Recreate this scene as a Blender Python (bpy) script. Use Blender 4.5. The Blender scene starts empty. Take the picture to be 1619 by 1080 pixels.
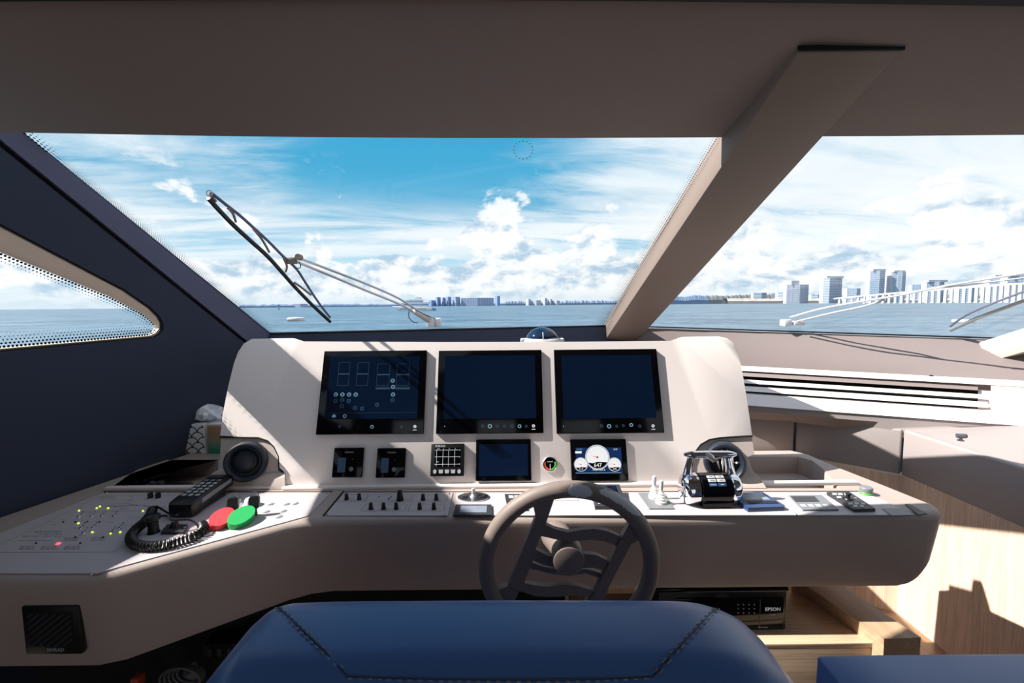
import bpy, bmesh, math, random
from mathutils import Vector as V, Matrix as M
from mathutils.geometry import tessellate_polygon, intersect_ray_tri
random.seed(7)
sc = bpy.context.scene
COL = sc.collection
# ------------------------------------------------------------------ camera
FPX, CAM = 719.6, V((0, 0, 1.6))
ROLL, PITCH = math.atan(15/1619), math.atan(58/719.6)
cF = V((0, math.cos(PITCH), -math.sin(PITCH))); cU0 = V((0, math.sin(PITCH), math.cos(PITCH))); cR0 = V((1, 0, 0))
cR = cR0*math.cos(ROLL) - cU0*math.sin(ROLL); cU = cU0*math.cos(ROLL) + cR0*math.sin(ROLL)
cam_d = bpy.data.cameras.new('camera'); cam = bpy.data.objects.new('camera', cam_d); COL.objects.link(cam)
cam_d.lens = 16.0; cam_d.sensor_width = 36.0; cam_d.clip_start = 0.02; cam_d.clip_end = 60000
cam.matrix_world = M(((cR.x, cU.x, -cF.x, CAM.x), (cR.y, cU.y, -cF.y, CAM.y), (cR.z, cU.z, -cF.z, CAM.z), (0, 0, 0, 1)))
sc.camera = cam
# ------------------------------------------------------------------ light and exposure
SUN_DIR = V((-1.07, -0.035, 1.0)).normalized()
SUN_E, SKY_E = 9.3, 0.90
vs = sc.view_settings
sc.display_settings.display_device = 'sRGB'
vs.view_transform = 'Standard'; vs.look = 'None'; vs.gamma = 1.0; vs.use_curve_mapping = False; vs.exposure = 0.3
sun_d = bpy.data.lights.new('sun', 'SUN'); sun_d.energy = SUN_E; sun_d.angle = math.radians(0.53); sun_d.color = (1.0, 0.92, 0.83)
sun = bpy.data.objects.new('sun', sun_d); COL.objects.link(sun); sun.rotation_euler = SUN_DIR.to_track_quat('Z', 'Y').to_euler(); sun.location = (-8, 0, 10)

class X:
    """tiny expression builder for shader maths"""
    t = None
    def __init__(s, k): s.k = k
    @staticmethod
    def m(op, *a, clamp=False):
        n = X.t.nodes.new('ShaderNodeMath'); n.operation = op; n.use_clamp = clamp
        for i, v in enumerate(a):
            if isinstance(v, X): X.t.links.new(v.k, n.inputs[i])
            else: n.inputs[i].default_value = v
        return X(n.outputs[0])
    def __add__(s, o): return X.m('ADD', s, o)
    def __radd__(s, o): return X.m('ADD', o, s)
    def __sub__(s, o): return X.m('SUBTRACT', s, o)
    def __rsub__(s, o): return X.m('SUBTRACT', o, s)
    def __mul__(s, o): return X.m('MULTIPLY', s, o)
    def __rmul__(s, o): return X.m('MULTIPLY', s, o)
    def __truediv__(s, o): return X.m('DIVIDE', s, o)
def sstep(x, a, b):
    n = X.t.nodes.new('ShaderNodeMapRange'); n.interpolation_type = 'SMOOTHSTEP'
    X.t.links.new(x.k, n.inputs[0]); n.inputs[1].default_value = a; n.inputs[2].default_value = b
    return X(n.outputs[0])
def gauss(x, c, w):
    q = (x - c)/w
    return X.m('EXPONENT', (q*q)*-1.0)
def comb(x, y, z):
    n = X.t.nodes.new('ShaderNodeCombineXYZ')
    for i, v in enumerate((x, y, z)):
        if isinstance(v, X): X.t.links.new(v.k, n.inputs[i])
        else: n.inputs[i].default_value = v
    return X(n.outputs[0])
def noise(vec, scale, detail=4, rough=0.5, dist=0.0):
    n = X.t.nodes.new('ShaderNodeTexNoise'); X.t.links.new(vec.k, n.inputs['Vector'])
    n.inputs['Scale'].default_value = scale; n.inputs['Detail'].default_value = detail; n.inputs['Roughness'].default_value = rough; n.inputs['Distortion'].default_value = dist
    return X(n.outputs['Fac'])
def mixc(f, a, b):
    n = X.t.nodes.new('ShaderNodeMix'); n.data_type = 'RGBA'
    for i, v in ((0, f), (6, a), (7, b)):
        if isinstance(v, X): X.t.links.new(v.k, n.inputs[i])
        elif i == 0: n.inputs[0].default_value = v
        else: n.inputs[i].default_value = (*v, 1)
    return X(n.outputs[2])
def ramp(x, stops):
    n = X.t.nodes.new('ShaderNodeValToRGB'); X.t.links.new(x.k, n.inputs[0])
    e = n.color_ramp.elements
    while len(e) < len(stops): e.new(0.5)
    for q, (p, c) in zip(e, stops): q.position = p; q.color = (*c, 1)
    return X(n.outputs[0])
def lin(r, g, b):
    f = lambda c: (c/255/12.92 if c <= 10 else ((c/255+0.055)/1.055)**2.4)
    return (f(r), f(g), f(b))

W = bpy.data.worlds.new('sky'); sc.world = W; W.use_nodes = True
X.t = W.node_tree; X.t.nodes.clear()
tc = X.t.nodes.new('ShaderNodeTexCoord'); sep = X.t.nodes.new('ShaderNodeSeparateXYZ'); X.t.links.new(tc.outputs['Generated'], sep.inputs[0])
dx, dy, dz = (X(sep.outputs[i]) for i in range(3))
az = X.m('ARCTAN2', dx, dy); el = X.m('MAXIMUM', dz, 0.0)
blue = ramp(el, [(0.0, lin(206, 227, 240)), (0.08, lin(178, 220, 240)), (0.2, lin(78, 172, 212)), (0.34, lin(66, 166, 210)), (0.6, lin(58, 132, 190)), (1.0, lin(40, 95, 165))])
k = el + 0.16
pl = comb(dx/k, dy/k, 0.0)
pr = comb(dx/k*0.55 + dy/k*0.12, dy/k*1.9 - dx/k*0.35, 3.3)
c1 = noise(pr, 1.5, 9, 0.62, 0.5)
c2 = noise(pl, 0.55, 3, 0.5)
veil = sstep(az, -0.10, 0.6)*0.22 + sstep(az*-1.0, 0.22, 0.8)*0.10
patch = gauss(az, -0.26, 0.30)*gauss(el, 0.265, 0.085)*0.20
cir = sstep(c1*0.75 + c2*0.45 + veil - patch, 0.50, 0.86)
skyc = mixc(cir*0.88, blue, lin(246, 250, 252))
hz = gauss(el, 0.145, 0.055)*sstep(c1 + c2*0.4, 0.42, 0.75)
skyc = mixc(hz*0.85, skyc, lin(248, 250, 252))
dv = comb(dx, dy, dz*1.7)
n1 = noise(dv, 7.0, 10, 0.56, 0.15)
dv2 = comb(dx + 0.012, dy, dz*1.7 - 0.02)
n2 = noise(dv2, 7.0, 6, 0.56, 0.15)
tower = gauss(az + el*-0.12, -0.028 , 0.062)*sstep(el*-1.0, -0.235, -0.185)*0.25 + gauss(az, 0.80, 0.07)*gauss(el, 0.14, 0.06)*0.10
low = gauss(el, 0.055, 0.075)*0.20
cm = n1 + low + tower
cum = sstep(cm, 0.585, 0.645)*sstep(el*-1.0, -0.30, -0.2)
shade = sstep(n2 - n1, -0.03, 0.10)
cumc = mixc(shade, lin(253, 253, 253), lin(176, 203, 224))
skyc = mixc(cum*0.93, skyc, cumc)
skyc = mixc(gauss(el, 0.0, 0.025)*0.75, skyc, lin(214, 231, 241))
bgn = X.t.nodes.new('ShaderNodeBackground'); X.t.links.new(skyc.k, bgn.inputs[0]); bgn.inputs[1].default_value = SKY_E
wo = X.t.nodes.new('ShaderNodeOutputWorld'); X.t.links.new(bgn.outputs[0], wo.inputs[0])

# ------------------------------------------------------------------ materials
def mat(name, rgb, rough=0.5, metal=0.0, ns=0, nv=0.0, bump=0.0, bs=200, emit=0, coat=0.0, spec=0.5, sheen=0.0):
    m = bpy.data.materials.new(name); m.use_nodes = True; X.t = m.node_tree
    p = X.t.nodes['Principled BSDF']; c = lin(*rgb)
    p.inputs['Base Color'].default_value = (*c, 1); p.inputs['Roughness'].default_value = rough; p.inputs['Metallic'].default_value = metal
    p.inputs['Coat Weight'].default_value = coat; p.inputs['Specular IOR Level'].default_value = spec
    p.inputs['Sheen Weight'].default_value = sheen
    if emit: p.inputs['Emission Color'].default_value = (*c, 1); p.inputs['Emission Strength'].default_value = emit
    t = X.t.nodes.new('ShaderNodeTexCoord'); g = X(t.outputs['Object'])
    if ns:
        n = noise(g, ns, 5, 0.6)
        X.t.links.new(mixc(n, tuple(v*(1-nv) for v in c), tuple(min(1, v*(1+nv)) for v in c)).k, p.inputs['Base Color'])
    if bump:
        b = X.t.nodes.new('ShaderNodeBump'); b.inputs['Strength'].default_value = bump; b.inputs['Distance'].default_value = 0.002
        X.t.links.new(noise(g, bs, 3, 0.6).k, b.inputs['Height']); X.t.links.new(b.outputs[0], p.inputs['Normal'])
    return m
def glassmat(name, tint, f0, f1, rough=0.0):
    m = bpy.data.materials.new(name); m.use_nodes = True; X.t = m.node_tree; X.t.nodes.clear()
    lw = X.t.nodes.new('ShaderNodeLayerWeight'); lw.inputs[0].default_value = 0.5
    fac = X.m('POWER', X(lw.outputs['Facing']), 4.0)*f1 + f0
    tr = X.t.nodes.new('ShaderNodeBsdfTransparent'); tr.inputs[0].default_value = (*tint, 1)
    gl = X.t.nodes.new('ShaderNodeBsdfGlossy'); gl.inputs['Roughness'].default_value = rough
    mx = X.t.nodes.new('ShaderNodeMixShader'); X.t.links.new(fac.k, mx.inputs[0]); X.t.links.new(tr.outputs[0], mx.inputs[1]); X.t.links.new(gl.outputs[0], mx.inputs[2])
    o = X.t.nodes.new('ShaderNodeOutputMaterial'); X.t.links.new(mx.outputs[0], o.inputs[0])
    return m
def woodmat(name, rgb, axis, scale, rough=0.35, dark=0.72):
    m = bpy.data.materials.new(name); m.use_nodes = True; X.t = m.node_tree
    p = X.t.nodes['Principled BSDF']; p.inputs['Roughness'].default_value = rough
    t = X.t.nodes.new('ShaderNodeTexCoord'); s = X.t.nodes.new('ShaderNodeSeparateXYZ'); X.t.links.new(t.outputs['Object'], s.inputs[0])
    q = [X(s.outputs[i]) for i in range(3)]
    cross = [q[i] for i in range(3) if i != axis]
    a = comb(q[0]*(0.02 if axis == 0 else 1.0), q[1]*(0.02 if axis == 1 else 1.0), q[2]*(0.02 if axis == 2 else 1.0))
    n1 = noise(a, scale, 3, 0.6); n2 = noise(a, scale*0.15, 2, 0.5)
    c = lin(*rgb)
    f = sstep(n1*0.75 + n2*0.25, 0.36, 0.62)
    X.t.links.new(mixc(f, tuple(v*dark for v in c), c).k, p.inputs['Base Color'])
    return m
MT = {}
MT['cream'] = mat('cream_lacquer', (234, 226, 224), 0.45, ns=3, nv=0.03, bump=0.04, bs=900)
MT['plate'] = mat('control_plate', (184, 178, 182), 0.5, ns=4, nv=0.02)
MT['taupe'] = mat('taupe_leather', (168, 155, 149), 0.6, ns=4, nv=0.05, bump=0.12, bs=700)  # darker than the cream: this colour holds part of the counter's shade
MT['pod'] = mat('pod_leather', (190, 178, 172), 0.6, ns=4, nv=0.04, bump=0.1, bs=700)  # toned down from the cream, with some of the pods' shade in it
MT['ledge'] = mat('taupe_suede', (124, 114, 114), 0.85, ns=3, nv=0.06, bump=0.1, bs=500)
MT['ceil'] = mat('headliner_suede', (128, 117, 113), 0.9, ns=1.6, nv=0.10, bump=0.06, bs=300, sheen=0.1)
MT['wall'] = mat('navy_suede', (42, 51, 74), 0.85, ns=2, nv=0.10, bump=0.08, bs=300, sheen=0.1)
MT['pillar'] = mat('slate_suede', (92, 97, 124), 0.8, ns=2, nv=0.06, bump=0.08, bs=300)
MT['mull'] = mat('mullion_leather', (132, 119, 112), 0.6, ns=4, nv=0.04, bump=0.08, bs=500)
MT['frame'] = mat('cream_frame', (205, 190, 176), 0.5, ns=5, nv=0.03)
MT['black'] = mat('black_plastic', (14, 14, 16), 0.4, ns=30, nv=0.1)
MT['gasket'] = mat('black_rubber', (6, 6, 7), 0.8)
MT['bgloss'] = mat('black_glass', (4, 5, 8), 0.10, spec=0.25, ns=60, nv=0.3)
MT['speck'] = mat('dusty_black', (17, 18, 21), 0.35, ns=140, nv=0.8)
MT['navy'] = mat('display_navy', (3, 17, 38), 0.12, ns=9, nv=0.25, emit=0.12)
MT['navy2'] = mat('display_deep_navy', (4, 20, 46), 0.15, ns=24, nv=0.5, emit=0.1)
MT['ui'] = mat('display_icon', (98, 128, 148), 0.3, emit=0.35)
MT['uiw'] = mat('display_white', (206, 210, 216), 0.3, emit=0.25)
MT['uid'] = mat('display_dim', (38, 58, 78), 0.3, emit=0.3)
MT['uib'] = mat('display_blue', (8, 36, 76), 0.3, emit=0.3)
MT['uir'] = mat('display_red', (214, 80, 70), 0.3, emit=0.5)
MT['print'] = mat('printed_ink', (60, 58, 72), 0.6)
MT['inkd'] = mat('dark_ink', (22, 22, 28), 0.6)
MT['white'] = mat('white_plastic', (228, 228, 230), 0.4, ns=8, nv=0.02)
MT['lgrey'] = mat('light_grey_plastic', (176, 180, 184), 0.45)
MT['grey'] = mat('grey_plastic', (120, 124, 130), 0.45)
MT['dgrey'] = mat('dark_grey_plastic', (52, 54, 60), 0.5)
MT['chrome'] = mat('polished_chrome', (228, 230, 235), 0.06, 1.0)
MT['steel'] = mat('brushed_steel', (190, 192, 198), 0.28, 1.0, ns=40, nv=0.05)
MT['vent'] = mat('vent_plastic', (24, 34, 48), 0.45, ns=20, nv=0.05)
MT['lcd'] = mat('lcd_grey_blue', (128, 140, 156), 0.2, ns=30, nv=0.1)
MT['blue'] = mat('blue_plastic', (38, 66, 108), 0.35, ns=30, nv=0.05)
MT['red'] = mat('red_foam', (232, 66, 74), 0.5, ns=20, nv=0.05)
MT['green'] = mat('green_foam', (34, 168, 88), 0.5, ns=20, nv=0.05)
MT['gring'] = mat('green_ring', (80, 190, 60), 0.4)
MT['wheel'] = mat('wheel_leather', (126, 114, 108), 0.55, ns=8, nv=0.06, bump=0.1, bs=500)
MT['worn'] = mat('bare_wheel_foam', (196, 200, 210), 0.7, ns=60, nv=0.08)
MT['seat'] = mat('blue_leather', (72, 110, 170), 0.36, ns=5, nv=0.06, bump=0.10, bs=500)
MT['navyl'] = mat('navy_piping', (16, 32, 64), 0.5)
MT['stitch'] = mat('grey_thread', (120, 128, 150), 0.7)
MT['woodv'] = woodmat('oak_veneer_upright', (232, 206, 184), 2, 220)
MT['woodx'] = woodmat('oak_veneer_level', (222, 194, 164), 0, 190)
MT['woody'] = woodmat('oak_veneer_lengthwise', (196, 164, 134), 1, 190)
MT['pad'] = mat('grey_vinyl_pad', (156, 148, 148), 0.6, ns=4, nv=0.04, bump=0.05, bs=400)
MT['clear'] = glassmat('clear_acrylic', (0.93, 0.95, 0.97), 0.10, 0.7, 0.05)
MT['glass'] = glassmat('window_glass', (0.955, 0.975, 0.98), 0.012, 0.35)
MT['dome'] = mat('compass_dome', (12, 32, 58), 0.08, spec=0.35)
MT['hull'] = mat('white_gelcoat', (206, 208, 214), 0.35)
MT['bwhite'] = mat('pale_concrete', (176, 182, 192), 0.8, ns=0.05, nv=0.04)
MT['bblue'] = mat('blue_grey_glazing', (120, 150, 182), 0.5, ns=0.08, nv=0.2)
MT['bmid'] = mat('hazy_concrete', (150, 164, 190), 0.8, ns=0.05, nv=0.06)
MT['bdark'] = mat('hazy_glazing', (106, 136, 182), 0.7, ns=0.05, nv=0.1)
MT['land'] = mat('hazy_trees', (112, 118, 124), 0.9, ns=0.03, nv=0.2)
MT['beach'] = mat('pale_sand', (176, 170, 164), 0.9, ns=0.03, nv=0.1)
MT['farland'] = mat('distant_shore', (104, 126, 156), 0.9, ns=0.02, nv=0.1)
MT['floor'] = woodmat('floor_teak', (150, 116, 88), 1, 120)
MT['cable'] = mat('grey_cable', (88, 90, 94), 0.5)
MT['rust'] = mat('orange_plug', (190, 80, 50), 0.5)
MT['paper'] = mat('tissue_white', (232, 234, 242), 0.8)
MT['ledg'] = mat('led_green', (196, 226, 60), 0.3, emit=1.5)
MT['ledr'] = mat('led_red', (250, 70, 90), 0.3, emit=2.0)
MT['ledo'] = mat('led_off', (60, 20, 26), 0.3)
def gradmat():
    m = bpy.data.materials.new('tan_to_green_card'); m.use_nodes = True; X.t = m.node_tree
    p = X.t.nodes['Principled BSDF']; p.inputs['Roughness'].default_value = 0.6
    t = X.t.nodes.new('ShaderNodeTexCoord'); s = X.t.nodes.new('ShaderNodeSeparateXYZ'); X.t.links.new(t.outputs['Generated'], s.inputs[0])
    X.t.links.new(ramp(X(s.outputs[2]), [(0.0, lin(30, 150, 120)), (0.2, lin(70, 160, 130)), (0.45, lin(170, 160, 140)), (0.9, lin(186, 138, 100)), (1.0, lin(220, 214, 214))]).k, p.inputs['Base Color'])
    return m
MT['grad'] = gradmat()
def fritmat():
    m = bpy.data.materials.new('dotted_frit'); m.use_nodes = True; X.t = m.node_tree; X.t.nodes.clear()
    uv = X.t.nodes.new('ShaderNodeUVMap'); uv.uv_map = 'UVMap'; s = X.t.nodes.new('ShaderNodeSeparateXYZ'); X.t.links.new(uv.outputs[0], s.inputs[0])
    u, v = X(s.outputs[0]), X(s.outputs[1])
    fu = X.m('FRACT', u) - 0.5; row = X.m('FLOOR', u)
    fv = X.m('FRACT', v + row*0.5) - 0.5
    r = X.m('SQRT', fu*fu + fv*fv)
    sepw = X.t.nodes.new('ShaderNodeUVMap'); sepw.uv_map = 'Width'; s2 = X.t.nodes.new('ShaderNodeSeparateXYZ'); X.t.links.new(sepw.outputs[0], s2.inputs[0])
    w = X(s2.outputs[0])
    dot = X.m('LESS_THAN', r, (1.0 - w)*0.34 + 0.06)
    tr = X.t.nodes.new('ShaderNodeBsdfTransparent'); di = X.t.nodes.new('ShaderNodeBsdfDiffuse'); di.inputs[0].default_value = (*lin(14, 30, 46), 1)
    mx = X.t.nodes.new('ShaderNodeMixShader'); X.t.links.new(dot.k, mx.inputs[0]); X.t.links.new(tr.outputs[0], mx.inputs[1]); X.t.links.new(di.outputs[0], mx.inputs[2])
    o = X.t.nodes.new('ShaderNodeOutputMaterial'); X.t.links.new(mx.outputs[0], o.inputs[0])
    return m
MT['frit'] = fritmat()
def seamat():
    m = bpy.data.materials.new('sea_water'); m.use_nodes = True; X.t = m.node_tree
    p = X.t.nodes['Principled BSDF']; p.inputs['Roughness'].default_value = 0.35; p.inputs['Specular IOR Level'].default_value = 0.35
    g = X.t.nodes.new('ShaderNodeNewGeometry'); s = X.t.nodes.new('ShaderNodeSeparateXYZ'); X.t.links.new(g.outputs['Position'], s.inputs[0])
    x, y = X(s.outputs[0]), X(s.outputs[1])
    q = comb(x*0.45, y, 0.0)
    a = noise(q, 0.55, 6, 0.65, 0.3); b = noise(q, 0.05, 4, 0.6)
    h = a*0.8 + b*0.6
    bp = X.t.nodes.new('ShaderNodeBump'); bp.inputs['Strength'].default_value = 0.9; bp.inputs['Distance'].default_value = 0.5
    X.t.links.new(h.k, bp.inputs['Height']); X.t.links.new(bp.outputs[0], p.inputs['Normal'])
    X.t.links.new(mixc(sstep(a*0.6 + b*0.4, 0.36, 0.64), lin(38, 64, 86), lin(98, 126, 146)).k, p.inputs['Base Color'])
    return m
MT['sea'] = seamat()

# ------------------------------------------------------------------ mesh helpers
WL = {}
def finish(o, label=None, cat=None, group=None, kind=None):
    if label: o['label'] = label
    if cat: o['category'] = cat
    if group: o['group'] = group
    if kind: o['kind'] = kind
    return o
def thing(name, loc, label, cat, group=None):
    o = bpy.data.objects.new(name, None); COL.objects.link(o); o.empty_display_size = 0.05
    o.location = loc; WL[o.name] = V(loc)
    return finish(o, label, cat, group)
def struct_empty(name, loc):
    o = bpy.data.objects.new(name, None); COL.objects.link(o); o.location = loc; WL[o.name] = V(loc); o['kind'] = 'structure'
    return o
class MB:
    def __init__(s): s.v = []; s.f = []
    def add(s, verts, faces, T=None):
        b = len(s.v)
        s.v += [tuple(T @ V(p)) if T else tuple(p) for p in verts]
        s.f += [tuple(i+b for i in f) for f in faces]
        return s
    def bm(s, bm, T=None):
        bm.verts.index_update()
        return s.add([v.co.copy() for v in bm.verts], [[v.index for v in f.verts] for f in bm.faces], T)
    def box(s, x0, x1, y0, y1, z0, z1, T=None, bev=0, seg=2):
        bm = bmesh.new()
        vs = [bm.verts.new(p) for p in ((x0,y0,z0),(x1,y0,z0),(x1,y1,z0),(x0,y1,z0),(x0,y0,z1),(x1,y0,z1),(x1,y1,z1),(x0,y1,z1))]
        for f in ((3,2,1,0),(4,5,6,7),(0,1,5,4),(1,2,6,5),(2,3,7,6),(3,0,4,7)): bm.faces.new([vs[i] for i in f])
        if bev: bmesh.ops.bevel(bm, geom=bm.edges[:], offset=min(bev, 0.49*min(abs(x1-x0), abs(y1-y0), abs(z1-z0))), segments=seg, profile=0.5, affect='EDGES', clamp_overlap=True)
        s.bm(bm, T); bm.free(); return s
    def prism(s, pts, z0, z1, T=None, bev=0, seg=2, both=False):
        """2-D outline (maybe concave) extruded from z0 to z1, rim at z1 (and z0) rounded"""
        a = sum(pts[i][0]*pts[(i+1) % len(pts)][1] - pts[(i+1) % len(pts)][0]*pts[i][1] for i in range(len(pts)))
        if a < 0: pts = pts[::-1]
        bm = bmesh.new(); n = len(pts)
        lo = [bm.verts.new((p[0], p[1], z0)) for p in pts]; hi = [bm.verts.new((p[0], p[1], z1)) for p in pts]
        bm.faces.new(lo[::-1]); bm.faces.new(hi)
        for i in range(n): bm.faces.new((lo[i], lo[(i+1) % n], hi[(i+1) % n], hi[i]))
        if bev:
            eds = [e for e in bm.edges if all(v.co.z == z1 for v in e.verts) or (both and all(v.co.z == z0 for v in e.verts))]
            bmesh.ops.bevel(bm, geom=eds, offset=bev, segments=seg, profile=0.5, affect='EDGES', clamp_overlap=True)
        bmesh.ops.triangulate(bm, faces=[f for f in bm.faces if len(f.verts) > 4])
        s.bm(bm, T); bm.free(); return s
    def tube(s, pts, r, seg=8, closed=False, caps=True, T=None):
        pts = [V(p) for p in pts]; n = len(pts); rr = r if isinstance(r, (list, tuple)) else [r]*n
        tg = []
        for i in range(n):
            a = pts[(i+1) % n] if (closed or i < n-1) else pts[i]; b = pts[i-1] if (closed or i > 0) else pts[i]
            d = a-b; tg.append(d.normalized() if d.length > 1e-9 else V((0,0,1)))
        up = V((0,0,1)) if abs(tg[0].z) < 0.9 else V((1,0,0))
        nv = tg[0].cross(up).normalized(); vs, fs = [], []
        for i in range(n):
            nv = (nv - tg[i]*nv.dot(tg[i])).normalized(); bv = tg[i].cross(nv)
            for j in range(seg):
                th = 2*math.pi*j/seg; vs.append(pts[i] + (nv*math.cos(th) + bv*math.sin(th))*rr[i])
        for i in range(n if closed else n-1):
            for j in range(seg):
                a, b = i*seg, ((i+1) % n)*seg
                fs.append((a+j, a+(j+1) % seg, b+(j+1) % seg, b+j))
        if caps and not closed: fs.append(tuple(range(seg))[::-1]); fs.append(tuple(range((n-1)*seg, n*seg)))
        return s.add(vs, fs, T)
    def lathe(s, prof, T=None, seg=24, a0=0, a1=2*math.pi):
        vs, fs = [], []; full = abs(a1-a0-2*math.pi) < 1e-6; m = seg if full else seg+1; n = len(prof)
        for j in range(m):
            th = a0 + (a1-a0)*j/seg
            for r, z in prof: vs.append((r*math.cos(th), r*math.sin(th), z))
        for j in range(seg):
            for i in range(n-1):
                a, b = j*n, ((j+1) % m)*n
                fs.append((a+i, b+i, b+i+1, a+i+1))
        return s.add(vs, fs, T)
    def ring(s, cx, cy, r0, r1, z, T=None, seg=24, a0=0, a1=2*math.pi, th=0.0004):
        TT = (T if T else M.Identity(4)) @ M.Translation((cx, cy, 0))
        full = abs(a1-a0-2*math.pi) < 1e-6
        s.lathe([(r1, z), (r1, z+th), (max(r0, 1e-5), z+th), (max(r0, 1e-5), z)], TT, seg, a0, a1)
        return s
    def quads(s, rows, T=None, closed=False):
        n = len(rows[0]); vs = [p for r in rows for p in r]; fs = []
        for i in range(len(rows)-1):
            for j in range(n if closed else n-1): fs.append((i*n+j, i*n+(j+1) % n, (i+1)*n+(j+1) % n, (i+1)*n+j))
        return s.add(vs, fs, T)
    def build(s, name, m, parent=None, smooth=35, **kw):
        me = bpy.data.meshes.new(name)
        lo = V([min(p[i] for p in s.v) for i in range(3)]); hi = V([max(p[i] for p in s.v) for i in range(3)])
        c = V(((lo.x+hi.x)/2, (lo.y+hi.y)/2, lo.z))
        me.from_pydata([(p[0]-c.x, p[1]-c.y, p[2]-c.z) for p in s.v], [], s.f)
        bm = bmesh.new(); bm.from_mesh(me); bmesh.ops.recalc_face_normals(bm, faces=bm.faces[:]); bm.to_mesh(me); bm.free()
        me.materials.append(MT[m] if isinstance(m, str) else m)
        if smooth: me.shade_smooth(); me.set_sharp_from_angle(angle=math.radians(smooth))
        o = bpy.data.objects.new(name, me); COL.objects.link(o)
        WL[o.name] = c
        if parent: o.parent = parent; o.location = c - WL[parent.name]
        else: o.location = c
        return finish(o, **kw)
def text(body, size, T, m, parent, name='lettering', th=0.0004, align='CENTER'):
    cu = bpy.data.curves.new(name, 'FONT'); cu.body = body; cu.size = size; cu.align_x = align; cu.align_y = 'CENTER'; cu.extrude = th; cu.resolution_u = 2
    ob = bpy.data.objects.new('tmp', cu); COL.objects.link(ob); me = bpy.data.meshes.new_from_object(ob)
    mb = MB().add([v.co.copy() for v in me.vertices], [tuple(p.vertices) for p in me.polygons], T)
    bpy.data.objects.remove(ob); bpy.data.curves.remove(cu); bpy.data.meshes.remove(me)
    return mb.build(name, m, parent, smooth=0)
def catmull(p, n=6, closed=False):
    p = [V(q) for q in p]; out = []; L = len(p)
    for i in range(L if closed else L-1):
        a, b, c, d = (p[(i+k) % L] if closed else p[max(0, min(L-1, i+k))] for k in (-1, 0, 1, 2))
        for j in range(n):
            t = j/n; out.append(0.5*((2*b) + (c-a)*t + (2*a-5*b+4*c-d)*t*t + (3*b-a-3*c+d)*t*t*t))
    if not closed: out.append(p[-1])
    return out
def rrect(x0, x1, y0, y1, r, n=4):
    out = []
    for cx, cy, a in ((x1-r, y1-r, 0), (x0+r, y1-r, 90), (x0+r, y0+r, 180), (x1-r, y0+r, 270)):
        for j in range(n+1):
            t = math.radians(a + 90*j/n); out.append((cx+r*math.cos(t), cy+r*math.sin(t)))
    return out
def ell(cx, cy, rx, ry, n=28): return [(cx+rx*math.cos(2*math.pi*i/n), cy+ry*math.sin(2*math.pi*i/n)) for i in range(n)]

# ------------------------------------------------------------------ measuring: sight line of a photo pixel met with a real plane
def ray(px, py): return cF + cR*((px-809.5)/FPX) + cU*((540-py)/FPX)
def hit(px, py, P0, n):
    r = ray(px, py); return CAM + r*((V(P0)-CAM).dot(V(n))/r.dot(V(n)))
def atz(px, py, z): return hit(px, py, (0, 0, z), (0, 0, 1))
def aty(px, py, y): return hit(px, py, (0, y, 0), (0, 1, 0))
def atx(px, py, x): return hit(px, py, (x, 0, 0), (1, 0, 0))
class Frame:
    def __init__(s, O, x, y):
        s.O = V(O); s.x = V(x).normalized(); s.z = s.x.cross(V(y)).normalized(); s.y = s.z.cross(s.x)
        s.T = M(((s.x.x, s.y.x, s.z.x, s.O.x), (s.x.y, s.y.y, s.z.y, s.O.y), (s.x.z, s.y.z, s.z.z, s.O.z), (0, 0, 0, 1)))
    def uv(s, px, py, h=0.0):
        p = hit(px, py, s.O + s.z*h, s.z) - s.O; return (p.dot(s.x), p.dot(s.y))
    def poly(s, pl, h=0.0): return [s.uv(px, py, h) for px, py in pl]
    def rect(s, c, h=0.0):
        q = s.poly(c, h); return ((q[0][0]+q[3][0])/2, (q[1][0]+q[2][0])/2, (q[2][1]+q[3][1])/2, (q[0][1]+q[1][1])/2)   # corners TL TR BR BL -> u0,u1,v0,v1
    def w(s, u, v, h=0.0): return s.O + s.x*u + s.y*v + s.z*h
ZC = 0.94
TILT = math.radians(20)
PF = Frame((0, 1.609, ZC), (1, 0, 0), (0, math.sin(TILT), math.cos(TILT)))
CF = Frame((0, 1.5, ZC), (1, 0, 0), (0, 1, 0))

# ================================================================== STRUCTURE
w0, w1 = atz(0, 815, ZC), atz(240, 735, ZC)
wd = (w1-w0).normalized(); wn = V((wd.y, -wd.x, 0))
WF = Frame(w0, wd, V((0, 0, 1)) + wn*math.tan(math.radians(15)))
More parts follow.
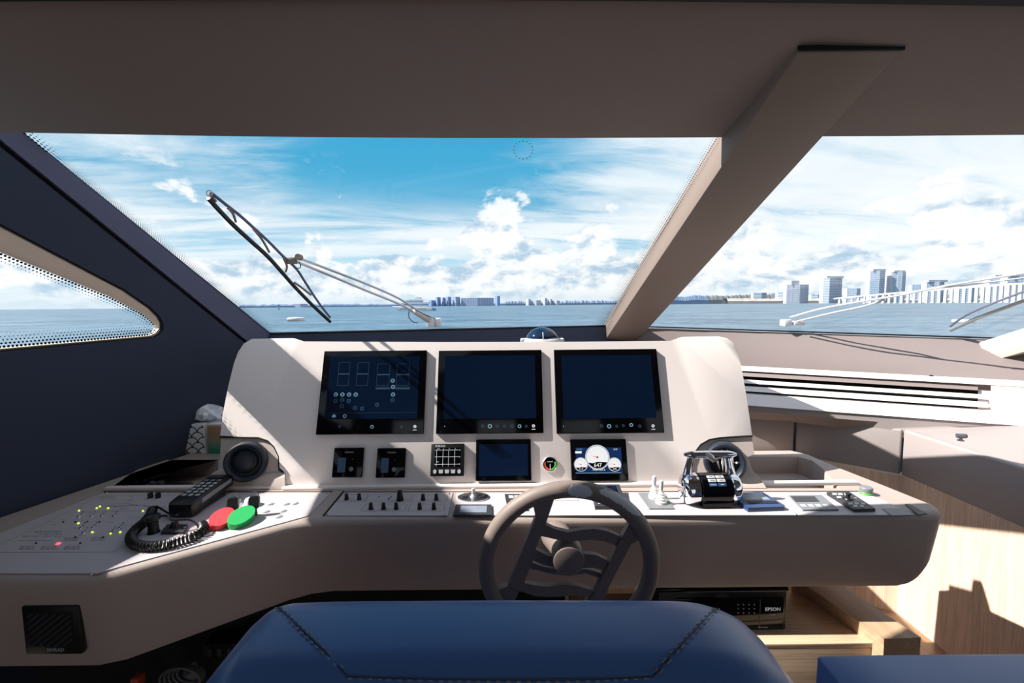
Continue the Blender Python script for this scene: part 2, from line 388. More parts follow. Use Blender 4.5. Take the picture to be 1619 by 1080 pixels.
# windshield lines: left post, centre mullion, right post
Lb, Lt = WF.w(*WF.uv(430, 530)), WF.w(*WF.uv(30, 205))
Lt = Lt + (Lt-Lb)*0.30
MX = 0.76
mB, mT = atx(985, 535, MX), atx(1345, 80, MX)
md = (mT-mB).normalized(); mn = V((0, md.z, -md.y)).normalized()
Mb, Mt = mB + mn*0.10 - md*0.05, mT + mn*0.10 + md*0.25
Rb = aty(1578, 537, 2.45); R1 = aty(1622, 523, 2.345); Rt = Rb + (R1-Rb)*11.5
def patch(A0, A1, B0, B1, nu=8, nv=8): return [[(A0.lerp(B0, i/nu)).lerp(A1.lerp(B1, i/nu), j/nv) for i in range(nu+1)] for j in range(nv+1)]
PATCH = {'L': patch(Lb, Lt, Mb, Mt), 'R': patch(Mb, Mt, Rb, Rt)}
def on_glass(px, py, side, off=0.0):
    g = PATCH[side]; d = ray(px, py)
    for j in range(len(g)-1):
        for i in range(len(g[0])-1):
            q = (g[j][i], g[j][i+1], g[j+1][i+1], g[j+1][i])
            for t in ((q[0], q[1], q[2]), (q[0], q[2], q[3])):
                p = intersect_ray_tri(*t, d, CAM, True)
                if p:
                    n = (t[1]-t[0]).cross(t[2]-t[0]).normalized()
                    if n.dot(d) < 0: n = -n
                    return p + n*off
    # past the pane: carry on along the plane of its middle
    a, b, c = g[0][0], g[0][-1], g[-1][len(g[0])//2]
    n = (b-a).cross(c-a).normalized()
    if n.dot(d) < 0: n = -n
    return hit(px, py, a, n) + n*off
def frit(line, side, w_px, name, parent):
    """dotted border print on the pane: line of pixels along its edge, w_px the width towards the clear glass"""
    a = [on_glass(px, py, side, -0.002) for px, py in line]; b = [on_glass(px+w_px[0], py+w_px[1], side, -0.002) for px, py in line]
    return fritstrip(a, b, name, parent)
def fritstrip(a, b, name, parent, pitch=0.0100):
    n = len(a); me = bpy.data.meshes.new(name); vs = [*a, *b]; fs = [(i, i+1, n+i+1, n+i) for i in range(n-1)]
    c = sum(vs, V())/len(vs); me.from_pydata([v-c for v in vs], [], fs)
    L = [0]
    for i in range(n-1): L.append(L[-1] + (a[i+1]-a[i]).length)
    uvl = me.uv_layers.new(name='UVMap'); wl = me.uv_layers.new(name='Width')
    for p in me.polygons:
        for li in p.loop_indices:
            vi = me.loops[li].vertex_index; k = vi % n; s = vi//n; wid = (b[k]-a[k]).length
            uvl.data[li].uv = (s*wid/pitch, L[k]/pitch); wl.data[li].uv = (float(s), 0)
    me.materials.append(MT['frit']); o = bpy.data.objects.new(name, me); COL.objects.link(o); WL[o.name] = c
    o.parent = parent; o.location = c - WL[parent.name]; return o
win1 = struct_empty('window_1', Lb.lerp(Mb, 0.5))
mb = MB(); mb.quads([[tuple(p) for p in r] for r in PATCH['L']]); mb.build('glass_pane', 'glass', win1)
win2 = struct_empty('window_2', Rb.lerp(Mb, 0.5))
mb = MB(); mb.quads([[tuple(p) for p in r] for r in PATCH['R']]); mb.build('glass_pane', 'glass', win2)
def seg(a, b, n): return [(a[0]+(b[0]-a[0])*i/n, a[1]+(b[1]-a[1])*i/n) for i in range(n+1)]
frit(seg((34, 208), (426, 528), 10), 'L', (24, 0), 'frit_band', win1)
frit(seg((1148, 214), (952, 524), 10), 'L', (-24, 0), 'frit_band', win1)
# inspection sticker on the windshield: a faint ring of dots
stk = MB()
for i in range(16):
    a = 2*math.pi*i/16; p = on_glass(827+15*math.cos(a), 236+14*math.sin(a), 'L', -0.003); stk.add([p+V((dx_, 0, dz_)) for dx_, dz_ in ((-.0022,-.0018),(.0022,-.0018),(.0022,.0018),(-.0022,.0018))], [(0,1,2,3)])
stk.build('sticker', 'lgrey', win1, smooth=0)

# header line and ceiling
def hdr(px, py): return on_glass(px, py, 'L' if px < 1165 else 'R', -0.012)
HP = [hdr(px, py) for px, py in ((-180, 203), (-60, 204), (30, 205), (160, 207), (300, 209.5), (500, 212), (700, 213), (900, 213), (1050, 212.5), (1160, 212))]
HR = [hdr(px, py) for px, py in ((1280, 210.5), (1400, 210), (1500, 209), (1619, 208), (1800, 206), (2000, 203))]
HKX = ((-180, 1.01), (30, 1.02), (160, 1.03), (300, 1.06), (500, 1.22), (700, 1.285))
def lipdepth(p):
    px = 809.5 + p.x/p.y*FPX
    for (a, ya), (b, yb_) in zip(HKX[:-1], HKX[1:]):
        if px <= b:
            y_ = ya + (yb_-ya)*max(0, (px-a)/(b-a)); k_ = min(1.0, y_/p.y); return CAM + (p-CAM)*k_
    return p
HP = [lipdepth(p) for p in HP] + HR
c0 = HP[9]
SL = (mT.z + 0.012 - c0.z)/(c0.y - mT.y)
def ceil_back(p):
    q = hit(809.5 + (p.x/p.y)*FPX, 0, c0, (0, SL, 1))
    px = 809.5 + (p.x/max(p.y, .5))*FPX
    top = -14 + 26*max(0.0, min(1.2, (px-600)/1019))**1.3
    q = hit(px, top, p, (0, SL, 1)); return V((p.x, min(q.y, p.y-0.1), p.z + SL*(p.y-min(q.y, p.y-0.1))))
row0 = [V(p) for p in HP]; row3 = [ceil_back(p) for p in HP]
lead = [V((-2.3, row0[0].y-0.25, row0[0].z-0.15))]; leadr = [V((3.6, row0[-1].y-0.15, row0[-1].z-0.1))]
row0 = lead + row0 + leadr; row3 = [V((-2.3, row3[0].y, row3[0].z-0.1))] + row3 + [V((3.6, row3[-1].y, row3[-1].z-0.1))]
mid = [[a.lerp(b, t) for a, b in zip(row0, row3)] for t in (0.25, 0.5, 0.75)]
ZB = 2.33
back = [[V((p.x, y, max(ZB, p.z))) for p in row3] for y in (0.7, -1.2, -3.2)]
rows = [row0, *mid, row3, *back]
up = [[p + V((0, 0, 0.10)) for p in r] for r in rows]
loop = [up[-1]] + [r for r in reversed(up[:-1])] + rows
mb = MB(); mb.quads([[tuple(p) for p in r] for r in loop] + [[tuple(p) for p in up[-1]]]); mb.build('ceiling', 'ceil', smooth=50, kind='structure')
mb = MB()
for a, b in zip(row3[:-1], row3[1:]): pass
mb.quads([[tuple(p + V((0, dy_, dz_))) for p in row3] for dy_, dz_ in ((0.0, 0.002), (0.0, -0.012), (-0.06, -0.012), (-0.06, 0.03), (0.0, 0.002))])
mb.build('trim_1', 'gasket', smooth=30, kind='structure')

# left wall with its slanting side window
def wuv(px, py): return WF.uv(px, py)
g1, g2 = V(wuv(385, 541)), V(wuv(0, 232))
gd = (g2-g1)
def gline(v): t = (v-g1.y)/gd.y; return (g1.x+gd.x*t, v)
TOPV, BOTV, BACK = 1.62, -ZC, -4.4
outer = [(BACK, BOTV), (gline(-0.2)[0], BOTV), gline(-0.2), gline(0.2), gline(TOPV), (BACK, TOPV)]
wt1, wt2 = V(wuv(200, 459)), V(wuv(0, 353)); wb1, wb2 = V(wuv(236, 536)), V(wuv(0, 558))
sl_t = (wt2.y-wt1.y)/(wt2.x-wt1.x); vtop = 1.22
xt = wt1.x + (vtop-wt1.y)/sl_t
hole = [(xt, vtop), tuple(wt2), tuple(wt1)] + [wuv(*p) for p in ((240, 487), (253, 500), (259, 511), (259, 521), (252, 530), (243, 535))] + [tuple(wb1), tuple(wb2), (-3.4, wb2.y), (-3.4, vtop)]
def wall_with_hole(outer, hole, T, th, name, m, kind='structure'):
    vs = [V((p[0], p[1], 0)) for p in outer + hole]; n = len(vs); no = len(outer)
    tri = tessellate_polygon([[V((p[0], p[1], 0)) for p in outer], [V((p[0], p[1], 0)) for p in hole]])
    mb = MB(); v2 = [tuple(v) for v in vs] + [(v.x, v.y, -th) for v in vs]
    fs = [tuple(t) for t in tri] + [tuple(i+n for i in t)[::-1] for t in tri]
    for i in range(no): j = (i+1) % no; fs.append((i, j, n+j, n+i))
    for i in range(n-no): j = (i+1) % (n-no); fs.append((no+i, no+j, n+no+j, n+no+i))
    mb.add(v2, fs, T); return mb.build(name, m, smooth=20, kind=kind)
wall_with_hole(outer, hole, WF.T, 0.035, 'wall_left', 'wall')
win3 = struct_empty('window_3', WF.w(0.2, 0.55))
def inset(poly, d):
    n = len(poly); a = sum(poly[i][0]*poly[(i+1) % n][1]-poly[(i+1) % n][0]*poly[i][1] for i in range(n)); sgn = 1 if a > 0 else -1; out = []
    for i in range(n):
        p0, p1, p2 = V(poly[i-1]), V(poly[i]), V(poly[(i+1) % n]); e1 = (p1-p0).normalized(); e2 = (p2-p1).normalized()
        n1 = V((-e1.y, e1.x))*sgn; n2 = V((-e2.y, e2.x))*sgn; b = (n1+n2); b = b/max(0.3, b.dot(n1)); q = p1 + b*d; out.append((q.x, q.y))
    return out
vb_ = wb2.y
def hd(p): return -(0.016 + 0.32*max(0.0, p[1]-vb_))
h1, h2, h3 = inset(hole, 0.0), inset(hole, 0.006), inset(hole, 0.008)
mb = MB(); mb.quads([[(*p, -0.004) for p in h1], [(*p, -0.006) for p in h2], [(*p, -0.013) for p in h2], [(*p, -0.013) for p in h1], [(*p, -0.004) for p in h1]], WF.T, closed=True); mb.build('window_gasket', 'gasket', win3, smooth=0)
def drop(h): return [(p[0], p[1]-0.17*max(0.0, p[1]-vb_)) for p in h]
h4, h5 = drop(inset(hole, 0.010)), inset(hole, -0.02)
mb = MB(); mb.quads([[(*p, min(-0.013, hd(p)*0.15)) for p in h3], [(*p, hd(p)) for p in h4], [(*p, hd(p)-0.01) for p in h4], [(*p, hd(p)-0.01) for p in h5], [(*p, min(-0.013, hd(p)*0.15)) for p in h5], [(*p, min(-0.013, hd(p)*0.15)) for p in h3]], WF.T, closed=True); mb.build('window_frame', 'frame', win3, smooth=20)
hg = drop(inset(hole, 0.009)); tri = tessellate_polygon([[V((*p, 0)) for p in hg]])
MB().add([(*p, hd(p)+0.001) for p in hg], [tuple(t) for t in tri], WF.T).build('glass_pane', 'glass', win3)
def fl(idx, ins, dz): q = drop(inset(hole, ins)); return [WF.w(q[i][0], q[i][1], hd(q[i])+dz) for i in idx]
ti = [0, 1, 2, 3, 4, 5]; bi = [6, 7, 8, 9, 10, 11]
fritstrip(fl(ti, 0.010, 0.003), fl(ti, 0.045, 0.003), 'frit_band', win3); fritstrip(fl(bi, 0.010, 0.003), fl(bi, 0.065, 0.003), 'frit_band', win3)
# slate post between wall and windshield, black joint in front of it
e1, e2 = V(wuv(430, 530)), V(wuv(30, 205)); ed = e2-e1
def eline(v): t = (v-e1.y)/ed.y; return (e1.x+ed.x*t, v)
gw = 0.026
mb = MB(); mb.prism([(gline(-0.2)[0]+gw, -0.2), (eline(-0.2)[0]+0.01, -0.2), (eline(TOPV)[0], TOPV), (gline(TOPV)[0]+gw, TOPV)], -0.05, 0.002, WF.T, bev=0.002); mb.build('trim_2', 'pillar', smooth=30, kind='structure')
mb = MB(); mb.prism([(gline(-0.2)[0]-0.01, -0.2), (gline(-0.2)[0]+gw+0.01, -0.2), (gline(TOPV)[0]+gw+0.01, TOPV), (gline(TOPV)[0]-0.01, TOPV)], -0.05, -0.02, WF.T); mb.build('trim_3', 'gasket', smooth=30, kind='structure')
# centre mullion
HW = 0.115
def bar(p0, p1, sx, nrm, w, d, bev=0.006):
    y = (p1-p0); L = y.length; y = y.normalized(); x = V(sx); F_ = Frame(p0, y, x)
    return F_, L
mul = MB(); FM = Frame(mB - md*0.06, md, V((1, 0, 0)))
Lm = (mT-mB).length
zs = 1 if FM.z.dot(mn) > 0 else -1
mul.box(0, Lm+0.06, -HW, HW, *((0, 0.115) if zs > 0 else (-0.115, 0)), FM.T, bev=0.006); mul.build('trim_4', 'mull', kind='structure')
gk = MB(); gk.box(Lm+0.06, Lm+0.066, -HW-0.004, HW+0.004, *((-0.003, 0.09) if zs > 0 else (-0.09, 0.003)), FM.T, bev=0.003); gk.build('trim_5', 'gasket', kind='structure')
# strip under the windshield base (left), shade painted in navy, and the ledge behind the console
ins = V((0.0, -0.02, 0.0))
gb = [Lb.lerp(Mb, i/8) for i in range(9)]
def pair(line, dz0, dz1, dyb): return [[tuple(p + V((0, 0, dz0))) for p in line], [tuple(p + V((0, dyb, dz1))) for p in line]]
mb = MB(); mb.quads([[tuple(p + V((0, -0.012, 0.014))) for p in gb], [tuple(p + V((0, -0.03, -0.02))) for p in gb], [tuple(p + V((0, -0.05, -0.16))) for p in gb], [tuple(p + V((0, 0.06, -0.16))) for p in gb], [tuple(p + V((0, 0.06, 0.0))) for p in gb], [tuple(p + V((0, -0.012, 0.014))) for p in gb]]); mb.build('trim_6', 'wall', smooth=20, kind='structure')
mb = MB(); tube_g = [p + V((0, -0.016, 0.010)) for p in gb]; mb.tube(tube_g, 0.006, 6); mb.build('trim_7', 'gasket', kind='structure')
# right ledge from lip to glass
ZLIP, ZSH = 1.20, 1.02
def lip(px): return atz(px, 582 + (px-1200)*(605-582)/419, ZLIP)
lpx = [880, 1000, 1100, 1200, 1300, 1400, 1500, 1619, 1760]
lp = [lip(p) for p in lpx]
gr = [Mb.lerp(Rb, t) for t in (-0.25, 0, 0.15, 0.3, 0.45, 0.6, 0.78, 1.0, 1.15)]
gr[0] = gb[6]; 
mb = MB()
sec = [[tuple(a.lerp(b, t) + V((0, 0, (0.03*t*(1-t))))) for a, b in zip(lp, gr)] for t in (0, 0.33, 0.66, 1.0)]
mb.quads([[tuple(V(p)-V((0, 0, 0.03))) for p in sec[0]], *sec, [tuple(V(p)-V((0, 0, 0.15))) for p in sec[-1]], [tuple(V(p)-V((0, 0, 0.15))) for p in sec[0]], [tuple(V(p)-V((0, 0, 0.03))) for p in sec[0]]])
mb.build('trim_8', 'ledge', smooth=40, kind='structure')
mb = MB(); mb.tube([p + V((0, -0.012, 0.008)) for p in gr[1:8]], 0.005, 6); mb.build('trim_9', 'gasket', kind='structure')
# ledge behind the panel on the left, down at dash height
mb = MB(); q = [tuple(p + V((0, -0.05, -0.15))) for p in gb]; q2 = [(p[0]*0.9, 1.97, 1.16) for p in q]
mb.quads([q, q2, [(p[0], p[1], p[2]-0.03) for p in q2], [(p[0], p[1], p[2]-0.03) for p in q], q]); mb.build('trim_10', 'ledge', kind='structure')
# louvred wall under the lip
lw = thing('louvre_panel', (1.9, 2.5, ZSH), 'cream louvred air panel with four long dark slots under the right-hand ledge', 'vent panel')
def wl(px, fr): # point on the louvre wall: fr 0 at lip, 1 at shelf
    a = lip(px); b = atz(px, 641 + (px-1200)*(672-641)/419, ZSH); return a.lerp(b, fr)
def slat(f0, f1, px0=1060, px1=1760, out=0.0, dep=0.03, name='slat', m='cream', parent=lw):
    P_ = [px0 + (px1-px0)*i/10 for i in range(11)]
    fwd = V((0.15, -1, 0)).normalized()
    rows = [[tuple(wl(p, f) + fwd*o_) for p in P_] for f, o_ in ((f0, out), (f1, out), (f1, out-dep), (f0, out-dep), (f0, out))]
    mb = MB(); mb.quads(rows); return mb.build(name, m, parent, smooth=20)
slat(-0.04, 0.10, out=0.010, dep=0.06, name='lip_board')
slat(0.0, 1.02, out=-0.06, dep=0.01, name='backing_board', m='gasket')
slat(0.165, 0.265, px1=1552, out=-0.016, dep=.006, m='ledge')  # darker ledge colour stands in for the shade on this recessed slat
slat(0.355, 0.45, px1=1556, out=-.002, dep=.006); slat(0.53, 0.66, px1=1562, dep=.006)
slat(0.74, 1.02, out=0.004, dep=0.06, name='lower_board')
def capq(px0, px1, f0, f1): return slat(f0, f1, px0, px1, out=0.002, dep=0.055, name='end_board')
capq(1566, 1760, 0.10, 0.73)
# shelf and padded boards in front of it
XW = 1.98
cor = atx(1430, 680, XW); corb = atx(1430, 747, XW)
ZT, ZBm = cor.z, corb.z
A0 = atz(1258, 657, ZT); A0b = atz(1258, 722, ZBm)
B1 = V((XW, 1.0, ZT)); A00 = V((A0.x-0.42, A0.y+0.10, ZT))
shelf_front = [A00, A0, cor, B1]
sb_ = [atz(px, 641 + (px-1200)*(672-641)/419, ZSH) for px in (900, 1200, 1619, 1760)]
mb = MB()
front = [A00, A0, A0.lerp(cor, .5), cor, cor.lerp(B1, .5), B1]; rear = [sb_[0], sb_[1], sb_[1].lerp(sb_[2], .5), sb_[2], V((2.75, 2.2, ZSH)), V((2.95, 1.0, ZSH))]
mb.quads([[tuple(p) for p in front], [tuple(a.lerp(b, .5)) for a, b in zip(front, rear)], [tuple(p) for p in rear], [tuple(p - V((0, 0, .04))) for p in rear], [tuple(p - V((0, 0, .04))) for p in front], [tuple(p) for p in front]]); mb.build('trim_11', 'pad', smooth=30, kind='structure')
def pad(a, b, label, z0, z1, gap=0.006, lean=0.0):
    d = (b-a); d.z = 0; L = d.length; d = d.normalized(); F_ = Frame(V((a.x, a.y, z0)), d, V((0, 0, 1)))
    mb = MB(); mb.box(gap, L-gap, 0, z1-z0, -0.03, 0.012, F_.T, bev=0.012, seg=3)
    o = mb.build('padded_board', 'pad', label=label, cat='wall panel', group='padded boards along the shelf edge'); return o
pad(A00, A0, 'short shaded grey padded board behind the right end of the instrument panel', ZBm-0.02, ZT+0.004)
pad(A0, cor, 'grey padded board facing the helm, left of the shelf corner, half in shadow', ZBm-0.02, ZT+0.004)
pad(cor, B1, 'long grey padded board right of the shelf corner, running out of frame', ZBm-0.02, ZT+0.004)
# oak cladding below
mb = MB()
wx = [V((0.6, A0b.y+0.22, 0)), V((A0b.x+0.02, A0b.y-0.02, 0)), V((corb.x-0.012, corb.y-0.02, 0)), V((corb.x-0.012, -3.0, 0))]
mb.quads([[(p.x, p.y, 0) for p in wx], [(p.x, p.y, ZBm-0.012) for p in wx], [(p.x+0.06, p.y+0.04, ZBm-0.012) for p in wx], [(p.x+0.06, p.y+0.04, 0) for p in wx], [(p.x, p.y, 0) for p in wx]]); mb.build('wall_right', 'woodv', smooth=20, kind='structure')
# right windshield post and side
pd_ = (Rt-Rb).normalized(); FR = Frame(Rb - pd_*0.05 + V((0.015, -0.03, 0)), pd_, V((1, 0.3, 0)))
zz = -1 if FR.z.z > 0 else 1
mb = MB(); mb.box(0, 1.6, -0.13, 0.015, -0.10, 0.01, FR.T, bev=0.005); 
fr_o = mb.build('trim_12', 'frame', kind='structure')
mb = MB(); mb.box(0, 0.03, -3.2, 2.8, 0, 1.18, M.Translation((3.25, 0, 0))); mb.build('wall_hull', 'wall', kind='structure')
# floor and the rear of the wheelhouse
mb = MB(); mb.box(-2.6, 3.3, -3.2, 3.6, -0.05, 0.0); mb.build('floor', 'floor', kind='structure')
mb = MB(); mb.box(-2.8, -0.9, -3.22, -3.17, 0, 2.4); mb.box(0.9, 3.4, -3.22, -3.17, 0, 2.4); mb.box(-0.9, 0.9, -3.22, -3.17, 2.1, 2.4); mb.build('wall_back', 'ceil', kind='structure')
mb = MB(); mb.box(-2.0, 3.2, 0, 0.04, 0, 1.12, M.Translation((0, 3.05, 0))); mb.build('wall_front', 'wall', kind='structure')

# ================================================================== THE SEA AND THE FAR SHORE
SEA = -4.0
mb = MB(); mb.quads([[(x*1.0, y, SEA) for x in (-30000, -3000, 0, 3000, 30000)] for y in (3.0, 300, 3000, 30000)]); mb.build('sea', 'sea', kind='structure')
def wx_(px, D): return (px-809.5)/FPX*D
def hz_(px): return 482.0 + (809.5-px)*15/1619
def zz_(px, py, D): return CAM.z + (hz_(px)-py)/FPX*D
def building(px0, px1, ytop, D, m, label, floors=8, step=None, slabm='bwhite', deep=40, group=None, face=None, winm='bblue', cols=0):
    x0, x1, zt = wx_(px0, D), wx_(px1, D), zz_((px0+px1)/2, ytop, D)
    t = thing('apartment_tower' if zt > 40 else 'apartment_block', ((x0+x1)/2, D, SEA), label, 'building', group)
    mb = MB(); sp = x0 + (x1-x0)*(0.5 if face is None else face)
    pts = [(x0, D+deep*0.4), (sp, D), (x1, D+deep*0.5), (x1, D+deep), (x0, D+deep)]
    mb.prism(pts, SEA, zt)
    if step: mb.box(x0+(x1-x0)*step[0], x0+(x1-x0)*step[1], D+6, D+deep*0.8, zt-1, zt+step[2]*D/FPX)
    mb.build('facade', m, t, smooth=0)
    # window bands on both front faces, pale slab edges between the floors
    w = MB(); s = MB(); h = (zt-SEA)
    def along(a, b, q, off): # a strip point on face a->b
        p = V(a).lerp(V(b), q); n = V((b[1]-a[1], -(b[0]-a[0]))).normalized(); return p + n*off
    for a, b, md_ in ((pts[0], pts[1], 0), (pts[1], pts[2], 1)):
        for k in range(floors):
            z0 = SEA + h*(k+0.35)/floors; z1 = SEA + h*(k+0.9)/floors
            p, q = along(a, b, 0.06, 0.25), along(a, b, 0.94, 0.25)
            w.add([(p.x, p.y, z0), (q.x, q.y, z0), (q.x, q.y, z1), (p.x, p.y, z1)], [(0, 1, 2, 3)])
        for k in range(cols):
            p, q = along(a, b, (k+0.1)/cols, 0.5), along(a, b, (k+0.32)/cols, 0.5)
            s.add([(p.x, p.y, SEA+3), (q.x, q.y, SEA+3), (q.x, q.y, zt), (p.x, p.y, zt)], [(0, 1, 2, 3)])
    w.build('window_bands', winm, t, smooth=0)
    if s.v: s.build('balcony_stacks', slabm, t, smooth=0)
    return t
B = building
B(1245, 1281, 450, 2200, 'bwhite', 'white stepped hotel block left of the grey-blue slab block on the right shore', 9, (0.15, 0.5, 6), face=0.5, winm='bmid', cols=3)
B(1303, 1334, 440, 2100, 'bwhite', 'square blue-grey block with white vertical stripes, second tall one from the left', 10, (0.1, 0.95, 3), face=0.2, cols=5)
B(1341, 1364, 456, 2000, 'bwhite', 'low white block just left of the two slim towers', 7, cols=4)
B(1376, 1401, 429, 2300, 'bwhite', 'left one of the two slim glass towers', 16, (0.1, 0.9, 3), face=0.45, cols=0)
B(1409, 1434, 430, 2300, 'bwhite', 'right one of the two slim glass towers', 16, (0.1, 0.8, 2), face=0.55, cols=2)
B(1443, 1463, 450, 2400, 'bmid', 'hazy grey block behind the bridge, right of the slim towers', 7, winm='bblue', cols=3)
B(1467, 1497, 446, 1900, 'bwhite', 'white slab block rising over the bridge with a flat cap', 8, (0.0, 1.0, 3), cols=5)
B(1520, 1546, 452, 1800, 'bwhite', 'low white block half hidden behind the bridge deck', 7, cols=4)
B(1567, 1592, 438, 1700, 'bwhite', 'tall pale block behind the bridge near the frame edge', 10, (0.2, 0.8, 3), cols=3)
B(1596, 1640, 436, 1600, 'bwhite', 'broad pale block cut by the right edge of the frame', 10, (0.0, 0.7, 3), cols=6)
B(1192, 1214, 463, 2600, 'beach', 'low sand-coloured building among the trees of the right shore', 3)
B(1231, 1243, 462, 2500, 'bwhite', 'small white house beside the stepped hotel block', 4)
B(1284, 1300, 466, 2500, 'bwhite', 'small pale building between the hotel and the striped block', 4)
for i, (a, b, yt) in enumerate(((678, 688, 475), (689, 696, 470), (699, 704, 470.5), (706, 713, 469.5), (716, 727, 469.5), (729, 781, 471), (783, 791, 468))):
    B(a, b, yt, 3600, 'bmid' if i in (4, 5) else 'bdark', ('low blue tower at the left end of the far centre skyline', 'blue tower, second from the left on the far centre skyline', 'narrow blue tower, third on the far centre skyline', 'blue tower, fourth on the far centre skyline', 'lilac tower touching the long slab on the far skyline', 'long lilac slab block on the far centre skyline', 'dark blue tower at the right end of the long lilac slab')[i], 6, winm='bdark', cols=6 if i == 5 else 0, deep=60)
for i, (a, b, yt) in enumerate(((832, 840, 473), (841, 856, 475), (858, 866, 471.5), (867, 874, 473), (875, 886, 475.5))):
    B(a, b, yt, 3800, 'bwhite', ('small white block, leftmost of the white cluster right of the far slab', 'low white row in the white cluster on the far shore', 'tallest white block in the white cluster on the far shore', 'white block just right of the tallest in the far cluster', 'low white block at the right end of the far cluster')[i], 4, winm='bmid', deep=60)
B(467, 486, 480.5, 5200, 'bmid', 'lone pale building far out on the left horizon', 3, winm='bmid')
def landstrip(px0, px1, D, prof, m, name, label, cat, n=120, seed=1, jag=1.0):
    rnd = random.Random(seed); top = []
    for i in range(n+1):
        t = i/n; px = px0+(px1-px0)*t; y = prof(t) - rnd.random()*jag
        top.append((wx_(px, D), zz_(px, y, D)))
    mb = MB(); F_ = []
    rows = [[(x, D, SEA-1) for x, z in top], [(x, D, (z+SEA)/2 if z > SEA else SEA) for x, z in top], [(x, D+12, z) for x, z in top], [(x, D+60, z) for x, z in top], [(x, D+60, SEA-1) for x, z in top]]
    mb.quads(rows); mb.build(name, m, smooth=0, label=label, cat=cat, kind='stuff')
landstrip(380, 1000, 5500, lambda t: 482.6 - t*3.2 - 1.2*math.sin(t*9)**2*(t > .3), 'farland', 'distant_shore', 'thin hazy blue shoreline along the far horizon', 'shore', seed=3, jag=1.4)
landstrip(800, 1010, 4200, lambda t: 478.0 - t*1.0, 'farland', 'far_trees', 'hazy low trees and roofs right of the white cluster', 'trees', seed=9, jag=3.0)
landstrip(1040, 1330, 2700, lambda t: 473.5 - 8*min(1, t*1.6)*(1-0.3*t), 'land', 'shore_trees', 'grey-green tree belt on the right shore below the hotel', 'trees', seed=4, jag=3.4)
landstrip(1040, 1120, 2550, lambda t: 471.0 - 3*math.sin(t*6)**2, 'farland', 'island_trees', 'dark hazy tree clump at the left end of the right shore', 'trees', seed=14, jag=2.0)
landstrip(1150, 1680, 2400, lambda t: 472.5, 'beach', 'beach', 'pale strip of beach under the right-hand skyline', 'beach', seed=5, jag=0.8)
landstrip(1330, 1680, 2560, lambda t: 470.5-2*t, 'land', 'waterfront', 'low trees and houses seen between the bridge piers', 'trees', seed=6, jag=4.5)
def rnd_pier(px): return px
br = thing('road_bridge', (wx_(1500, 1100), 1100, SEA), 'long white road bridge rising to the right on many piers', 'bridge')
def bpt(px): t = (px-1318)/(1660-1318); D = 1500-520*t; y = 471.5 - 33*t + 6*t*t; return V((wx_(px, D), D, zz_(px, y, D)))
pp_ = [bpt(1318+(1660-1318)*i/24) for i in range(25)]
mb = MB(); mb.quads([[tuple(p + V((0, a, b))) for p in pp_] for a, b in ((-5, 0.6), (5, 0.6), (5, -3.6), (-5, -3.6), (-5, 0.6))]); mb.build('deck', 'bwhite', br)
pm = None
for i in range(34):
    p = bpt(1326 + i*9.8); h = p.z - 3.4 - SEA
    if h < 1.5: continue
    mb = MB(); mb.box(p.x-1.5, p.x+1.5, p.y-4, p.y+4, SEA, p.z-3.3); mb.box(p.x-2.4, p.x+2.4, p.y-5, p.y+5, SEA, SEA+1.6); mb.build('pier', 'bwhite', br, smooth=0)
# cranes and a beacon
cr = MB(); D = 2550
for px, yt in ((1222, 446), (1228, 449)):
    x = wx_(px, D); z = zz_(px, yt, D); cr.tube([(x, D, SEA), (x, D, z)], 0.9, 4); cr.tube([(x-16, D, z-3), (x+22, D, z+5)], 0.7, 4)
cr.build('tower_crane', 'bmid', label='pale tower cranes over the trees left of the stepped hotel', cat='crane')
D = 900; x = wx_(442, D); mb = MB(); mb.tube([(x, D, SEA), (x, D, SEA+8)], [1.6, 1.0], 6); mb.box(x-1.6, x+1.6, D-1.6, D+1.6, SEA+8, SEA+10); mb.build('channel_marker', 'bdark', label='small dark channel marker standing in the water on the left horizon', cat='marker')
# the motor yacht under way
D = 520; S = D/FPX; x0 = wx_(624, D); zw = SEA
yt = thing('motor_yacht', (wx_(656, D), D, SEA), 'large white motor yacht cruising left, seen beyond the left wiper arm', 'yacht')
def yy(px): return wx_(px, D)
def yz(py): return zz_(656, py, D)
mb = MB(); ln = [(yy(622), yz(484)), (yy(640), yz(484.5)), (yy(683), yz(486)), (yy(686), yz(491)), (yy(640), yz(492)), (yy(631), yz(490))]
mb.prism([(a, b) for a, b in ln], -4, 4, M(((1, 0, 0, 0), (0, 0, -1, D), (0, 1, 0, 0), (0, 0, 0, 1))), bev=0.8, both=True); mb.build('hull', 'hull', yt)
def decks(name, pl, m, w): 
    mb = MB(); mb.prism([(yy(a), yz(b)) for a, b in pl], -w, w, M(((1, 0, 0, 0), (0, 0, -1, D), (0, 1, 0, 0), (0, 0, 0, 1))), bev=0.4, both=True); mb.build(name, m, yt)
decks('saloon', [(634, 483), (641, 481), (676, 481), (679, 483.5)], 'bblue', 3.0)
decks('main_deck', [(628, 484.6), (636, 482.6), (680, 483), (683, 486)], 'hull', 3.6)
decks('upper_deck', [(632, 481), (641, 477.6), (681, 478.2), (680, 480.6)], 'hull', 3.4)
decks('bridge_deck', [(640, 478), (646, 475), (668, 475), (670, 478.2)], 'bblue', 2.4)
decks('flybridge', [(640, 476), (650, 473.6), (671, 474), (674, 475.6)], 'hull', 2.6)
decks('radar_arch', [(655, 474), (660, 470.6), (668, 470.2), (667, 474)], 'hull', 1.4)
decks('window_row', [(634, 487.2), (676, 487.8), (676, 489), (636, 488.6)], 'bblue', 4.1)
decks('stern_platform', [(678, 486.5), (690, 488), (690, 491), (680, 491.5)], 'bdark', 2.5)

